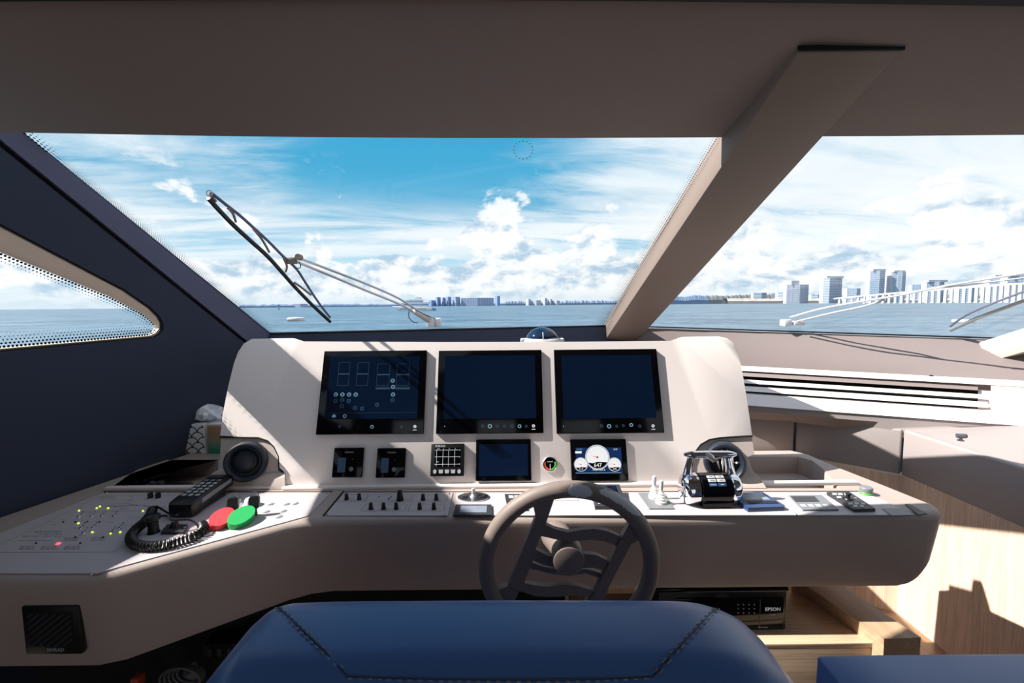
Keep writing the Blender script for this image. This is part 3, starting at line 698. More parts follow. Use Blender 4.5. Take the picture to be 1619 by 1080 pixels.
# ================================================================== HELM CONSOLE
def lbox(mb, F_, u0, u1, v0, v1, h0, h1, bev=0.0, seg=2): return mb.box(u0, u1, v0, v1, h0, h1, F_.T, bev, seg)
con = thing('helm_console', (0, 1.6, 0), 'wide taupe and cream helm console with sloping instrument panel and left wing', 'console')
# counter body: rounded slab lofted level by level, two tray openings
fr_pts = [atz(px, py, ZC) for px, py in ((-120, 916), (0, 916), (150, 914), (488, 823), (520, 818))]
yF = atz(900, 818, ZC).y
xl = lambda y: (w0 + wd*((y-w0.y)/wd.y)).x + 0.004
xR, yBk = 1.375, 1.985
base = [(xl(fr_pts[2].y)-0.0, fr_pts[2].y), (fr_pts[2].x-0.03, fr_pts[2].y), (fr_pts[2].x+0.035, fr_pts[2].y+0.022)]
base += [(fr_pts[3].x-0.05, fr_pts[3].y-0.034), (fr_pts[3].x+0.0, fr_pts[3].y-0.008), (fr_pts[3].x+0.06, yF)]
base += [(xx, yF) for xx in (-0.3, 0.2, 0.7, 1.1)]
rc = 0.075
base += [(xR-rc+rc*math.sin(t), yF+rc-rc*math.cos(t)) for t in (0, .4, .8, 1.2, math.pi/2)]
base += [(1.345, 1.62), (1.31, 1.80), (1.295, yBk-0.05), (1.25, yBk), (0.6, yBk), (-0.7, yBk), (-0.9, 2.22), (xl(2.22), 2.22)]
trayL = [tuple(CF.w(*CF.uv(px, py)).xy) for px, py in ((176, 771), (208, 748), (236, 733), (262, 727), (345, 727), (345, 771))]
trayR = [tuple(CF.w(*CF.uv(px, py)).xy) for px, py in ((1150, 772), (1150, 722), (1262, 722), (1284, 728), (1300, 740), (1328, 772))]
rb, zb = 0.022, 0.690
levels = [(0.0, zb, 0.13), (0.004, zb, 0.13), (0.0, zb+0.004, .12)]
levels = []
for t in (0, 25, 50, 75, 90): a = math.radians(t); levels.append((rb*(1-math.sin(a)), ZC-rb+rb*math.cos(a)))
rows = []
for ins_, z in levels + [(0.006, 0.85), (0.011, 0.80), (0.014, 0.77), (0.0165, 0.75), (0.0185, 0.733), (0.0195, 0.719), (0.021, 0.708), (0.022, zb+0.008), (0.025, zb+0.001), (0.031, zb)]:
    q = inset(base, ins_)
    out = []
    for (bx, by), (x, y) in zip(base, q):
        f = max(0.0, min(1.0, (bx-1.05)/0.3)); r_ = 0.085; d = max(0.0, r_-(z-zb)); sh = (r_-math.sqrt(max(0, r_*r_-d*d)))*0.95 + max(0, (ZC-z))*0.06
        out.append((x - f*sh, y if by < yBk-0.2 else by, z))
    rows.append(out)
mb = MB(); mb.quads(rows, closed=True)
topo = [(p[0], p[1]) for p in rows[0]]
allp = topo + trayL + trayR
tri = tessellate_polygon([[V((*p, 0)) for p in l] for l in (topo, trayL, trayR)])
mb.add([(*p, ZC) for p in allp], [tuple(t) for t in tri])
botp = rows[-1]; mb.add(botp, [tuple(t) for t in tessellate_polygon([[V((p[0], p[1], 0)) for p in botp]])])
for tr in (trayL, trayR):
    i1, i2 = inset(tr, -0.0), inset(tr, 0.012)
    mb.quads([[(*p, ZC) for p in tr], [(*p, ZC-0.006) for p in inset(tr, 0.004)], [(*p, ZC-0.07) for p in i2], ], closed=True)
    mb.add([(*p, ZC-0.07) for p in i2], [tuple(t) for t in tessellate_polygon([[V((*p, 0)) for p in i2]])])
mb.build('counter', 'taupe', con, smooth=28, label='taupe leather counter with rolled front edge')
# rail between counter and instrument panel
mb = MB(); pa, pb = atz(165, 775, ZC), atz(446, 775, ZC)
for (a, b) in (((165, 776), (446, 775)), ((446, 775), (1372, 774))):
    p, q = atz(*a, ZC), atz(*b, ZC); mb.box(p.x, q.x, p.y-0.006, p.y+0.02, ZC-0.001, ZC+0.013, bev=0.005)
mb.build('rail', 'cream', con)
# kneehole behind the apron
mb = MB(); mb.prism([(-1.50, 1.35), (-1.0, 1.42), (-0.6, 1.62), (0.19, 1.62), (0.19, 1.90), (-1.50, 1.90)], 0.002, zb+0.01); mb.build('pedestal', 'gasket', con, smooth=20)
# instrument panel
OUT = [(347, 690), (352, 655), (361, 610), (370, 574), (376, 556), (385, 543), (398, 535.5), (462, 534.5), (468, 535.5), (474, 539), (481, 541), (700, 541), (900, 540.5), (1060, 540), (1067, 537.5), (1073, 534), (1080, 532.5), (1136, 531.5), (1149, 534), (1159, 541), (1166, 554), (1172, 578), (1181, 632), (1190, 689),
       (1140, 691), (1122, 694), (1108, 702), (1099, 714), (1094, 730), (1092, 769), (1090, 774), (452, 778), (452, 750), (449, 744), (441, 741), (440, 722), (433, 706), (423, 696), (408, 691)]
mb = MB(); mb.prism(PF.poly(OUT), -0.028, 0.0, PF.T, bev=0.003); mb.build('instrument_panel', 'cream', con, smooth=30, label='cream panel carrying the screens')
for pl_ in ([(347, 691), (408, 692), (423, 697), (433, 707), (440, 722), (441, 742), (450, 749), (452, 776)], [(1190, 690), (1140, 692), (1122, 695), (1108, 703), (1099, 715), (1094, 731), (1092, 772)]):
    mb = MB(); mb.tube([PF.w(*PF.uv(px, py), -0.0025) for px, py in pl_], 0.0036, 6); mb.build('joint', 'gasket', con)
ctr = [(0.09 if px < 800 else -0.09, -0.03) for px, py in OUT]
mb = MB(); hb = PF.poly([(380, 690), (392, 560), (480, 556), (1060, 556), (1145, 548), (1172, 690), (1150, 770), (400, 770)]); mb.prism(hb, -0.15, -0.026, PF.T, bev=0.01); mb.build('panel_housing', 'taupe', con, smooth=30)
# side pods with the round air outlets
def pod(pl, wedge, lab, first):
    mb = MB(); mb.prism(PF.poly(pl), -0.03, -0.006, PF.T, bev=0.004); mb.build('pod', 'pod', con, smooth=30)
    mb = MB(); n = len(wedge)
    top = [PF.w(*PF.uv(px, py, 0.0), -0.004) for px, py in wedge[:n//2]]; low = [atz(px, py, ZC+0.002) for px, py in wedge[n//2:]][::-1]
    m_ = [a.lerp(b, 0.55) + V((0, -0.004, 0.012)) for a, b in zip(top, low)]
    bk = [V((p.x, p.y+0.07, ZC-0.002)) for p in low]
    bt = [V((p.x, p.y+0.02, p.z)) for p in top]
    r = [top, [a.lerp(b, .25) + V((0, -0.003, 0.009)) for a, b in zip(top, low)], m_, low, bk, bt, top]
    mb.quads([[tuple(p) for p in x] for x in r])
    for s_ in (0, -1): mb.add([tuple(x[s_]) for x in r[:-1]], [tuple(range(6))])
    mb.build('pod_foot', 'pod', con, smooth=35)
pod([(348, 692), (408, 693), (422, 698), (432, 708), (438, 722), (439, 744), (450, 749), (450, 775), (352, 776), (346, 724)], [(348, 741), (380, 748), (420, 748), (450, 746), (451, 774), (410, 774), (360, 774), (312, 774)], 'left', 1)
pod([(1190, 692), (1141, 693), (1123, 696), (1110, 704), (1101, 716), (1096, 730), (1094, 772), (1200, 772), (1184, 722), (1194, 718)], [(1094, 746), (1120, 751), (1150, 752), (1183, 740), (1212, 772), (1160, 772), (1130, 772), (1094, 772)], 'right', 0)
# inlaid control boards
def plate(pl, name, T_=0.003, m='plate', parent=con, z=ZC): 
    mb = MB(); mb.prism([CF.uv(*p) for p in pl], z-ZC, z-ZC+T_, CF.T, bev=0.0012); return mb.build(name, m, parent, smooth=30)
def groove(pl, w=0.0035):
    pts = [atz(px, py, ZC+0.0006) for px, py in pl]; mb = MB(); mb.tube(pts, w/2, 6); return mb.build('joint', 'gasket', con)
groove([(165, 778), (526, 777.5)]); groove([(541, 778), (1370, 777)])
groove([(543, 777), (511, 816)], 0.006)
# screws
def screw(px, py, par=con):
    p = atz(px, py, ZC+0.003); mb = MB(); mb.lathe([(0, .003), (.003, .0026), (.0042, .001), (.0042, 0)], M.Translation(p), 10); mb.build('screw', 'steel', par)
for q in ((168, 780), (516, 781), (548, 781), (710, 781), (517, 814), (702, 815), (143, 909), (1258, 814), (735, 781)): screw(*q)

# ------------------------------------------------------------------ control boards let into the counter
t = thing('alarm_board', atz(200, 850, ZC), 'wide pale alarm board on the left wing with boat diagram, toggles and small lamps', 'control panel')
plate([(163, 781), (522, 781), (487, 817), (152, 908), (-110, 908), (-110, 898), (-4, 846)], 'board', parent=t)
zt_ = ZC+0.0032
def inkline(pts, w, mb, z=zt_):
    pts = [atz(px, py, z) for px, py in pts]
    for a, b in zip(pts[:-1], pts[1:]):
        d = (b-a); d.z = 0
        if d.length < 1e-6: continue
        n = V((-d.y, d.x, 0)).normalized()*w/2
        mb.add([a-n, a+n, b+n, b-n], [(0, 1, 2, 3)])
mb = MB()
inkline([(166, 784), (300, 783), (330, 783)], .0012, mb); inkline([(160, 784), (8, 858), (-30, 876)], .0012, mb); inkline([(-60, 873.5), (178, 873), (200, 862), (240, 833)], .0014, mb)
inkline([(124, 810), (200, 808), (290, 806), (330, 800)], .0016, mb); inkline([(170, 801), (190, 800), (226, 799), (240, 802), (262, 803)], .003, mb); inkline([(150, 805), (170, 799), (192, 795), (218, 799)], .0016, mb)
inkline([(204, 818), (236, 819), (240, 824), (228, 830), (196, 831)], .0010, mb)
rnd = random.Random(2)
def legend(px, py, wpx, lines=3):
    for k in range(lines):
        y = py + k*2.1; x = px - k*1.4
        while x < px + wpx - k*1.4:
            L = 3 + rnd.random()*6; inkline([(x, y), (min(x+L, px+wpx), y)], .0022, mb); x += L + 1.6
for a in ((158, 785, 26, 3), (56, 840, 40, 2), (62, 845, 38, 1), (30, 855, 52, 1), (32, 864, 24, 3), (66, 864, 24, 3), (103, 864, 24, 3), (36, 848, 12, 1), (52, 848, 12, 1), (68, 848, 12, 1), (84, 848, 12, 1), (103, 850, 22, 3), (146, 850, 22, 3), (80, 830, 8, 1), (96, 822, 10, 1), (204, 789, 8, 3), (126, 796, 10, 1), (118, 835, 10, 1), (170, 826, 9, 1), (190, 829, 8, 1), (204, 785, 6, 1), (190, 803, 10, 2), (238, 804, 6, 1)): legend(*a)
mb.build('printed_markings', 'print', t, smooth=0, kind='stuff')
def led(px, py, m, r=0.0031): p = atz(px, py, zt_); mb = MB(); mb.lathe([(0, .0042), (r*.6, .0034), (r, 0)], M.Translation(p), 10); mb.build('indicator_lamp', m, t)
for q in ((125, 808), (153, 804), (158, 801.5), (171, 804), (226, 808.5), (124, 828), (146, 842), (175, 844), (190, 842)): led(*q, 'ledg')
led(92, 860, 'ledr', .006)
for q in ((57, 859.5), (127, 859.5), (119, 850), (163, 850), (100, 826), (119, 826), (138, 825.5), (157, 826)): led(*q, 'ledo')
def toggle(px, py, par, L=.016, m='chrome'):
    p = atz(px, py, zt_); mb = MB(); mb.lathe([(.0, .004), (.0045, .004), (.0055, .0015), (.0055, 0)], M.Translation(p), 10)
    mb.tube([p + V((0, 0, .003)), p + V((.006, .004, L*.7)), p + V((.008, .005, L))], [.0016, .002, .0028], 6); mb.build('toggle_switch', m, par)
for q in ((125, 818), (145, 818), (161, 817.5), (180, 817), (128, 836), (147, 835.5), (132, 844), (176, 843), (189, 836)): toggle(*q, t)
for px in (238, 250):
    p = atz(px, 787, zt_); mb = MB(); mb.lathe([(0, .017), (.007, .0165), (.0085, .014), (.0085, 0)], M.Translation(p), 14); mb.build('rotary_knob', 'black', t)
def cap(px, py, r, h, m, name='push_button'):
    p = atz(px, py, zt_); mb = MB(); mb.lathe([(0, h), (r*.8, h), (r, h*.75), (r*1.1, 0)], M.Translation(p), 14)
    mb.lathe([(r*1.35, 0), (r*1.35, .002), (r*1.1, .002), (r*1.1, 0)], M.Translation(p), 14); mb.build(name, m, t)
for q in ((427, 797), (452, 797), (466, 796), (420, 809), (447, 808), (440, 817)): cap(*q, .0085, .004, 'lgrey')
for px, py, m in ((372, 798, 'clear'), (397, 799, 'white')):
    p = atz(px, py, zt_); mb = MB(); mb.lathe([(0, .024), (.017, .024), (.020, .020), (.022, 0)], M.Translation(p), 8); mb.lathe([(.026, 0), (.026, .003), (.02, .003), (.02, 0)], M.Translation(p), 16); mb.build('guard_cap', m, t, label='clear guard cap' if m == 'clear' else 'white guard cap')

t = thing('switch_board', atz(620, 798, ZC), 'small pale switch board with black knobs left of the steering wheel', 'control panel')
plate([(545, 780), (716, 780), (708, 816.5), (514, 816.5)], 'board', parent=t)
mb = MB()
for g in ([(540, 782), (582, 782), (575, 793), (533, 793)], [(584, 782), (652, 782), (647, 793), (578, 793)], [(655, 783), (708, 783), (705, 793), (650, 793)], [(578, 797), (644, 797), (640, 808), (570, 808)], [(649, 797), (704, 797), (702, 808), (645, 808)]): inkline(g + [g[0]], .0012, mb)
for a in ((556, 790, 5, 2), (586, 806, 8, 1), (606, 806, 8, 1), (626, 806, 7, 1), (672, 807, 6, 1)): legend(*a)
mb.build('printed_markings', 'print', t, smooth=0, kind='stuff')
def knob(px, py, r, h, par, name='rotary_knob', m='black'):
    p = atz(px, py, zt_); mb = MB(); mb.lathe([(0, h), (r*.75, h), (r*.9, h*.94), (r, h*.5), (r*1.25, h*.12), (r*1.25, 0)], M.Translation(p), 16)
    mb.box(-r*.15, r*.15, -r*.95, 0, h*.55, h*1.01, M.Translation(p)); return mb.build(name, m, par)
for q in ((548, 790), (568, 790), (669, 790.5), (690, 790.5), (586.5, 805), (606.5, 805), (626.5, 805), (663.5, 805), (686, 805)): knob(*q, .0062, .021, t)
knob(632.5, 791, .0098, .033, t, 'tall_knob')
for q in ((596, 790), (615, 790)): toggle(*q, t, .012)

t = thing('right_board', atz(1100, 798, ZC), 'long cream mounting board running under the throttle and pads', 'control panel')
plate([(722, 780), (1366, 779), (1447, 815.5), (716, 816.5)], 'board', parent=t)

# ------------------------------------------------------------------ screens on the instrument panel
def corners(*c): return PF.rect(c)
def ringp(mb, F_, u, v, r0, r1, z, **k): return mb.ring(u, v, r0, r1, z, F_.T, **k)
def screen(label, c, d, first):
    u0, u1, v0, v1 = corners(*c); t = thing('chartplotter_screen', PF.w((u0+u1)/2, v0), label, 'monitor', 'large black screens across the panel')
    TH = 0.013
    mb = MB(); lbox(mb, PF, u0, u1, v0, v1, 0.0005, TH, bev=0.002); mb.build('bezel', 'bgloss', t)
    a0, a1, b0, b1 = corners(*d)
    mb = MB(); lbox(mb, PF, a0, a1, b0, b1, TH-0.001, TH+0.0006); mb.build('display', 'navy', t, smooth=0)
    return t, u0, u1, v0, v1, a0, a1, b0, b1, TH
def monitor_marks(t, TH, pw, keys, dot):
    u, v = PF.uv(*pw, TH); mb = MB(); ringp(mb, PF, u, v, .0032, .0056, TH+.0003); ringp(mb, PF, u, v, 0, .0014, TH+.0003); lbox(mb, PF, u-.007, u+.007, v-.0135, v-.0115, TH, TH+.0006); mb.build('power_button', 'uiw', t, smooth=0)
    for i, (px, py, w, h) in enumerate(keys):
        u, v = PF.uv(px, py, TH); mb = MB(); ringp(mb, PF, u, v, w*.55, w, TH+.0003, seg=14); mb.build('touch_key', 'ui' if h else 'uid', t, smooth=0)
    if dot: u, v = PF.uv(*dot, TH); mb = MB(); ringp(mb, PF, u, v, 0, .0014, TH+.0003, seg=8); mb.build('status_lamp', 'uiw', t, smooth=0)
S1 = screen('left large black screen with faint rows of round icons on its display', ((513.5, 556), (674, 555.5), (672.5, 687), (502.5, 687)), ((523.5, 565), (664, 565), (661.5, 663), (516.5, 663)), 1)
t, u0, u1, v0, v1, a0, a1, b0, b1, TH = S1
monitor_marks(t, TH, (656, 674.5), [(537, 674, .006, 0), (588, 675, .007, 1), (635, 675, .005, 0)], None)
zi = TH+.0007
for (px0, py0, px1, py1) in ((533, 573, 554, 610), (563, 573, 584, 610), (595, 575, 617, 610), (626, 575, 648, 610), (594, 612, 617, 616), (625, 612, 648, 616)):
    (p, q), (r_, s_) = PF.uv(px0, py1, TH), PF.uv(px1, py0, TH); w = .0010; mb = MB()
    for b in ((p, r_, q, q+w), (p, r_, s_-w, s_), (p, p+w, q, s_), (r_-w, r_, q, s_), (p, r_, (q+s_)/2-.002, (q+s_)/2+.002)): lbox(mb, PF, *b, zi, zi+.0002)
    mb.build('camera_tile', 'uid', t, smooth=0)
for (px, py) in ((531, 624), (541.5, 624), (552, 624), (562.5, 624), (530.5, 634), (540.5, 633), (551.5, 634), (540.5, 642), (561.5, 645), (572.5, 646), (596, 640), (621, 602), (621.5, 612), (621.5, 624), (620.5, 633)):
    u, v = PF.uv(px, py, TH); mb = MB(); ringp(mb, PF, u, v, .0052, .0078, zi, seg=16, th=.0002); lbox(mb, PF, u-.004, u+.004, v-.0007, v+.0007, zi, zi+.0002); mb.build('round_icon', 'ui' if py < 626 else 'uid', t, smooth=0)
u, v = PF.uv(528, 658, TH); mb = MB(); mb.prism([(u-.007, v-.005), (u+.007, v-.005), (u+.007, v+.002), (u, v+.008), (u-.007, v+.002)], zi, zi+.0003, PF.T); mb.build('home_icon', 'ui', t, smooth=0)
u, v = PF.uv(545, 658, TH); mb = MB(); ringp(mb, PF, u, v, .004, .0072, zi, seg=10); mb.build('settings_icon', 'ui', t, smooth=0)
mb = MB(); p, q = PF.uv(519, 653.5, TH), PF.uv(660, 653.5, TH); lbox(mb, PF, p[0], q[0], p[1]-.0004, p[1]+.0004, zi, zi+.0002); mb.build('menu_line', 'uid', t, smooth=0)
S2 = screen('middle large black screen with a dark blue display', ((693.5, 555), (856, 555), (859, 686), (691, 686)), ((703.5, 563.5), (845, 563.5), (848, 662.5), (703, 662.5)), 0)
monitor_marks(S2[0], TH, (843.5, 673.5), [(763, 674, .006, 0), (774.5, 674, .008, 1), (786, 674, .006, 0), (797.5, 674, .005, 0), (809.5, 674, .007, 0), (821.5, 674, .007, 1), (832, 674, .005, 0)], (703, 674))
S3 = screen('right large black screen with a dark blue display, nearest the throttle', ((876, 554), (1038, 553), (1047.5, 685.5), (879, 685.5)), ((887.5, 563), (1028.5, 563), (1035, 662), (890, 662)), 0)
monitor_marks(S3[0], TH, (1032.5, 673.5), [(951, 673.5, .006, 0), (963, 674, .008, 1), (975, 674, .005, 0), (985.5, 673, .005, 0), (998, 672, .007, 1), (1011.5, 674, .006, 0)], (891, 674))

for lab, c in (('left of the twin small black switch units under the left screen', ((529, 708), (577, 708), (573, 755), (527, 755))), ('right of the twin small black switch units under the left screen', ((597.5, 708.5), (642, 708.5), (641, 755.5), (595, 755.5)))):
    u0, u1, v0, v1 = corners(*c); t = thing('switch_unit', PF.w((u0+u1)/2, v0), lab, 'control unit', 'twin small black units under the left screen')
    mb = MB(); lbox(mb, PF, u0, u1, v0, v1, .0005, .011, bev=.003); mb.build('case', 'bgloss', t)
    W_, H_ = u1-u0, v1-v0
    mb = MB(); lbox(mb, PF, u0+.17*W_, u0+.43*W_, v0+.17*H_, v0+.66*H_, .0105, .0114); mb.build('display', 'uid', t, smooth=0)
    mb = MB(); u, v = u0+.63*W_, v0+.28*H_; ringp(mb, PF, u, v, .0055, .0075, .0111); ringp(mb, PF, u, v, 0, .003, .0111); mb.build('push_button', 'lgrey', t, smooth=0)
    mb = MB(); ringp(mb, PF, u0+.65*W_, v0+.6*H_, 0, .0015, .0111, seg=8); mb.build('indicator_lamp', 'grey', t, smooth=0)
    text('FURUNO', .0078, PF.T @ M.Translation((u0+.52*W_, v0+.84*H_, .0112)), 'lgrey', t)

u0, u1, v0, v1 = corners((683, 702), (735, 702), (734, 753), (681, 753))
t = thing('depth_display', PF.w((u0+u1)/2, v0), 'small square black instrument with white grid and five grey keys', 'instrument')
mb = MB(); lbox(mb, PF, u0, u1, v0, v1, .0005, .016, bev=.003); mb.build('case', 'speck', t)
W_, H_ = u1-u0, v1-v0; U = lambda f: u0+f*W_; Q = lambda f: v0+f*H_
mb = MB(); lbox(mb, PF, U(.12), U(.90), Q(.28), Q(.87), .0155, .0164); mb.build('display', 'bgloss', t, smooth=0)
mb = MB()
for f in (.17, .36, .53, .71): lbox(mb, PF, U(f), U(f+.008), Q(.30), Q(.82), .0163, .0167)
for f in (.36, .59, .80): lbox(mb, PF, U(.12), U(.82), Q(f), Q(f+.009), .0163, .0167)
mb.build('grid_lines', 'uiw', t, smooth=0)
for s_, x_, y_ in (('10.0', .22, .845), ('2', .38, .845), ('4', .55, .845), ('6', .73, .845), ('10', .86, .80), ('20', .86, .59), ('30', .86, .365), ('0.7', .21, .44)): text(s_, .006, PF.T @ M.Translation((U(x_), Q(y_), .0166)), 'uiw', t, 'readout')
text('FURUNO', .009, PF.T @ M.Translation((U(.28), Q(.925), .0163)), 'uiw', t)
for k in range(5):
    c_ = U(.14+.18*k); w_ = .013 if k in (1, 2, 3) else .009; mb = MB(); sk = (.003, -.002)
    mb.prism([(c_-w_*.5, Q(.09)), (c_+w_*.5, Q(.09)), (c_+w_*.62, Q(.20)), (c_-w_*.62, Q(.20))] if k in (1, 2, 3) else ell(c_, Q(.145), .0062, .0075, 14), .0155, .0195, PF.T, bev=.001); mb.build('key', 'lgrey', t)

u0, u1, v0, v1 = corners((753, 695), (839, 694.5), (840.5, 760.5), (752, 760.5))
t = thing('touch_display', PF.w((u0+u1)/2, v0), 'blank dark touch display with rounded black frame under the middle screen', 'monitor')
mb = MB(); lbox(mb, PF, u0, u1, v0, v1, .0005, .013, bev=.004); mb.build('case', 'bgloss', t)
mb = MB(); lbox(mb, PF, u0+.012, u1-.012, v0+.018, v1-.018, .0125, .0134); mb.build('display', 'navy2', t, smooth=0)

u0, u1, v0, v1 = corners((901, 694.5), (989, 694.5), (992.5, 760.5), (903, 760.5))
t = thing('engine_display', PF.w((u0+u1)/2, v0), 'engine display with three white dials reading 647 under the right screen', 'monitor')
mb = MB(); lbox(mb, PF, u0, u1, v0, v1, .0005, .013, bev=.004); mb.build('case', 'bgloss', t)
a0, a1, b0, b1 = corners((910, 708), (981, 708), (983, 749), (910, 749))
mb = MB(); lbox(mb, PF, a0, a1, b0, b1, .0125, .0132); mb.build('display', 'uib', t, smooth=0)
TD = .0133
def dial(cx, cy, r, txt, fs):
    u, v = PF.uv(cx, cy, TD); mb = MB(); ringp(mb, PF, u, v, 0, r, TD, seg=32, th=.0002); ringp(mb, PF, u, v, r*1.04, r*1.1, TD, seg=32, th=.0002); d = mb.build('dial', 'uiw', t, smooth=0)
    mb = MB(); a_ = math.radians(36); mb.prism([(u+r*.97*math.sin(x), v-r*.97*math.cos(x)) for x in [(-1+i/6)*math.radians(62) for i in range(13)]] + [(u+r*.45, v-r*.52), (u, v-r*.40), (u-r*.45, v-r*.52)], TD+.0002, TD+.0004, PF.T); mb.build('dial_window', 'bgloss', d, smooth=0)
    mb = MB()
    for i in range(14):
        x = math.radians(-40+i*20); mb.prism([(u-r*math.cos(x)*.72-.0006, v+r*math.sin(x)*.72-.0006), (u-r*math.cos(x)*.72+.0006, v+r*math.sin(x)*.72-.0006), (u-r*math.cos(x)*.72+.0006, v+r*math.sin(x)*.72+.0006), (u-r*math.cos(x)*.72-.0006, v+r*math.sin(x)*.72+.0006)], TD+.0002, TD+.0004, PF.T)
    ringp(mb, PF, u, v, 0, r*.09, TD+.0002, seg=10, th=.0002); mb.build('scale_marks', 'inkd', d, smooth=0)
    mb = MB(); mb.prism([(u, v-r*.04), (u, v+r*.04), (u-r*.6, v+r*.16)], TD+.0004, TD+.0006, PF.T); mb.build('needle', 'uir', d, smooth=0)
    if txt: text(txt, fs, PF.T @ M.Translation((u, v-r*.70, TD+.0005)), 'uiw', d, 'readout')
dial(944.5, 723, .0405, '647', .0195); dial(918.5, 734.5, .0225, '13.2', .009); dial(971.5, 734.5, .0225, '540', .009)
u, v = PF.uv(947, 743, TD); text('MAN 650 h', .0095, PF.T @ M.Translation((u, v, TD)), 'uiw', t, 'readout')
u, v = PF.uv(973, 710.5, TD); text('12:41', .008, PF.T @ M.Translation((u, v, TD)), 'uiw', t, 'readout')
u, v = PF.uv(914, 710.5, TD); text('ALARM', .007, PF.T @ M.Translation((u+.005, v, TD)), 'ui', t, 'readout')
mb = MB(); p, q = PF.uv(909.5, 717, TD), PF.uv(919.5, 713.5, TD); lbox(mb, PF, p[0], q[0], p[1], q[1], TD-.0002, TD+.0002); mb.build('status_field', 'uiw', t, smooth=0)
mb = MB(); p, q = PF.uv(910, 748.6, TD), PF.uv(982, 747, TD); lbox(mb, PF, p[0], q[0], p[1], q[1], TD-.0002, TD+.0002); mb.build('status_bar', 'ui', t, smooth=0)

u, v = PF.uv(869.5, 734)
t = thing('rudder_gauge', PF.w(u, v-.027), 'small round black gauge with red and green arcs above the wheel', 'gauge')
TT = PF.T @ M.Translation((u, v, 0))
mb = MB(); mb.lathe([(.0255, .0005), (.0270, .004), (.0268, .008), (.0250, .010), (.0235, .0075), (.0235, .0005)], TT, 32); mb.build('bezel', 'steel', t)
mb = MB(); mb.lathe([(0, .006), (.0236, .006), (.0236, .0005)], TT, 32); mb.build('face', 'bgloss', t)
for a0_, a1_, m in ((math.radians(155), math.radians(265), 'uir'), (math.radians(275), math.radians(385), 'gring')):
    mb = MB(); mb.ring(0, 0, .0165, .0215, .0061, TT, 18, a0_, a1_); mb.build('arc', m, t, smooth=0)
mb = MB(); lbox(mb, Frame(PF.w(u, v), PF.x, PF.y), -.0009, .0009, -.022, .001, .0064, .0070); mb.build('needle', 'uiw', t, smooth=0)
text('RUDDER', .0055, TT @ M.Translation((0, .0085, .0062)), 'uiw', t)

# ------------------------------------------------------------------ air outlets
def vent(px, py, r, label, blades):
    u, v = PF.uv(px, py); tilt = M.Rotation(math.radians(14 if blades else 10), 4, 'X') @ M.Rotation(math.radians(-16 if blades else 14), 4, 'Y')
    TT = PF.T @ M.Translation((u, v, .010)) @ tilt
    t = thing('air_outlet', PF.w(u, v-r), label, 'air vent', 'round air outlets at the panel ends')
    mb = MB(); mb.lathe([(r*.98, -.036), (r*1.02, .012), (r*1.0, .024), (r*.93, .032), (r*.84, .032), (r*.76, .026), (r*.70, .010)], TT, 36); mb.build('ring', 'vent', t)
    mb = MB(); mb.lathe([(0, .006), (r*.74, .006), (r*.73, .016)], TT, 28); mb.build('throat', 'gasket' if blades else 'vent', t)
    if blades:
        for k in range(6):
            a = math.radians(90 + (k-2.5)*26) if k < 6 else 0
            mb = MB(); c_ = (k-2.5)*r*.23
            mb.tube([(c_*1.15, math.sqrt(max(0, (r*.66)**2-(c_*1.15)**2)), .010), (c_, 0, .017), (c_*.7, -math.sqrt(max(0, (r*.55)**2-c_**2))*.9, .008)], [.0016, .0045, .001], 6, T=TT); mb.build('blade', 'lgrey', t)
    else:
        mb = MB(); mb.lathe([(0, .022), (r*.30, .021), (r*.52, .016), (r*.64, .007)], TT @ M.Translation((-r*.06, r*.03, 0)), 28); mb.build('closing_disc', 'vent', t)
        for rr in (.40, .56):
            mb = MB(); mb.tube([(r*rr*math.cos(x)*1.0, r*rr*math.sin(x), .0215-.010*(rr-.3)/.3) for x in [math.radians(-110+i*10) for i in range(15)]], .0014, 5, T=TT); mb.build('ridge', 'gasket', t)
vent(393, 729.5, .071, 'left round navy air outlet, closed, in the shaded pod', False)
vent(1143, 729.5, .071, 'right round grey air outlet with open pale blades behind the throttle', True)

# ================================================================== STEERING WHEEL
wc = aty(899.5, 895, 1.13); WB = -PITCH
WH = Frame(wc, (1, 0, 0), (0, math.sin(WB), math.cos(WB)))
t = thing('steering_wheel', (wc.x, wc.y, wc.z-.22), 'large taupe steering wheel with wavy spokes and worn patches on its rim', 'steering wheel')
RW, rw = 0.2135, 0.0218
def rimp(a, R_=RW, h=0): return WH.w(R_*math.cos(a), R_*math.sin(a), h)
mb = MB(); mb.tube([rimp(2*math.pi*i/72) for i in range(72)], rw, 14, closed=True); mb.build('rim', 'wheel', t, smooth=60)
def worn(a0, a1, ph0, ph1, seed):
    rnd = random.Random(seed); n = 22; rows = []
    for i in range(n+1):
        a = math.radians(a0+(a1-a0)*i/n); e = math.sin(math.pi*i/n)**0.5; q0 = ph0 + (1-e)*(ph1-ph0)*.5 + rnd.uniform(-9, 9); q1 = ph1 - (1-e)*(ph1-ph0)*.4 + rnd.uniform(-5, 5)
        c_ = rimp(a); rd = (c_-wc).normalized()
        rows.append([tuple(c_ + (rd*math.cos(math.radians(p)) + WH.z*math.sin(math.radians(p)))*(rw+.0007)) for p in [q0+(q1-q0)*j/6 for j in range(7)]])
    mb = MB(); mb.quads(rows); mb.build('worn_patch', 'worn', t, smooth=60, label='grey patch where the leather has worn off')
worn(92, 76, 28, 118, 3); worn(72, 40, 8, 78, 5)
def wpl(pl, h0, h1, m='wheel', bev=.0025, name='spoke'):
    q = []
    for px, py in pl: q.append(WH.uv(px, py, (h0+h1)/2))
    mb = MB(); mb.prism(q, h0, h1, WH.T, bev=bev, both=True); return mb.build(name, m, t, smooth=30)
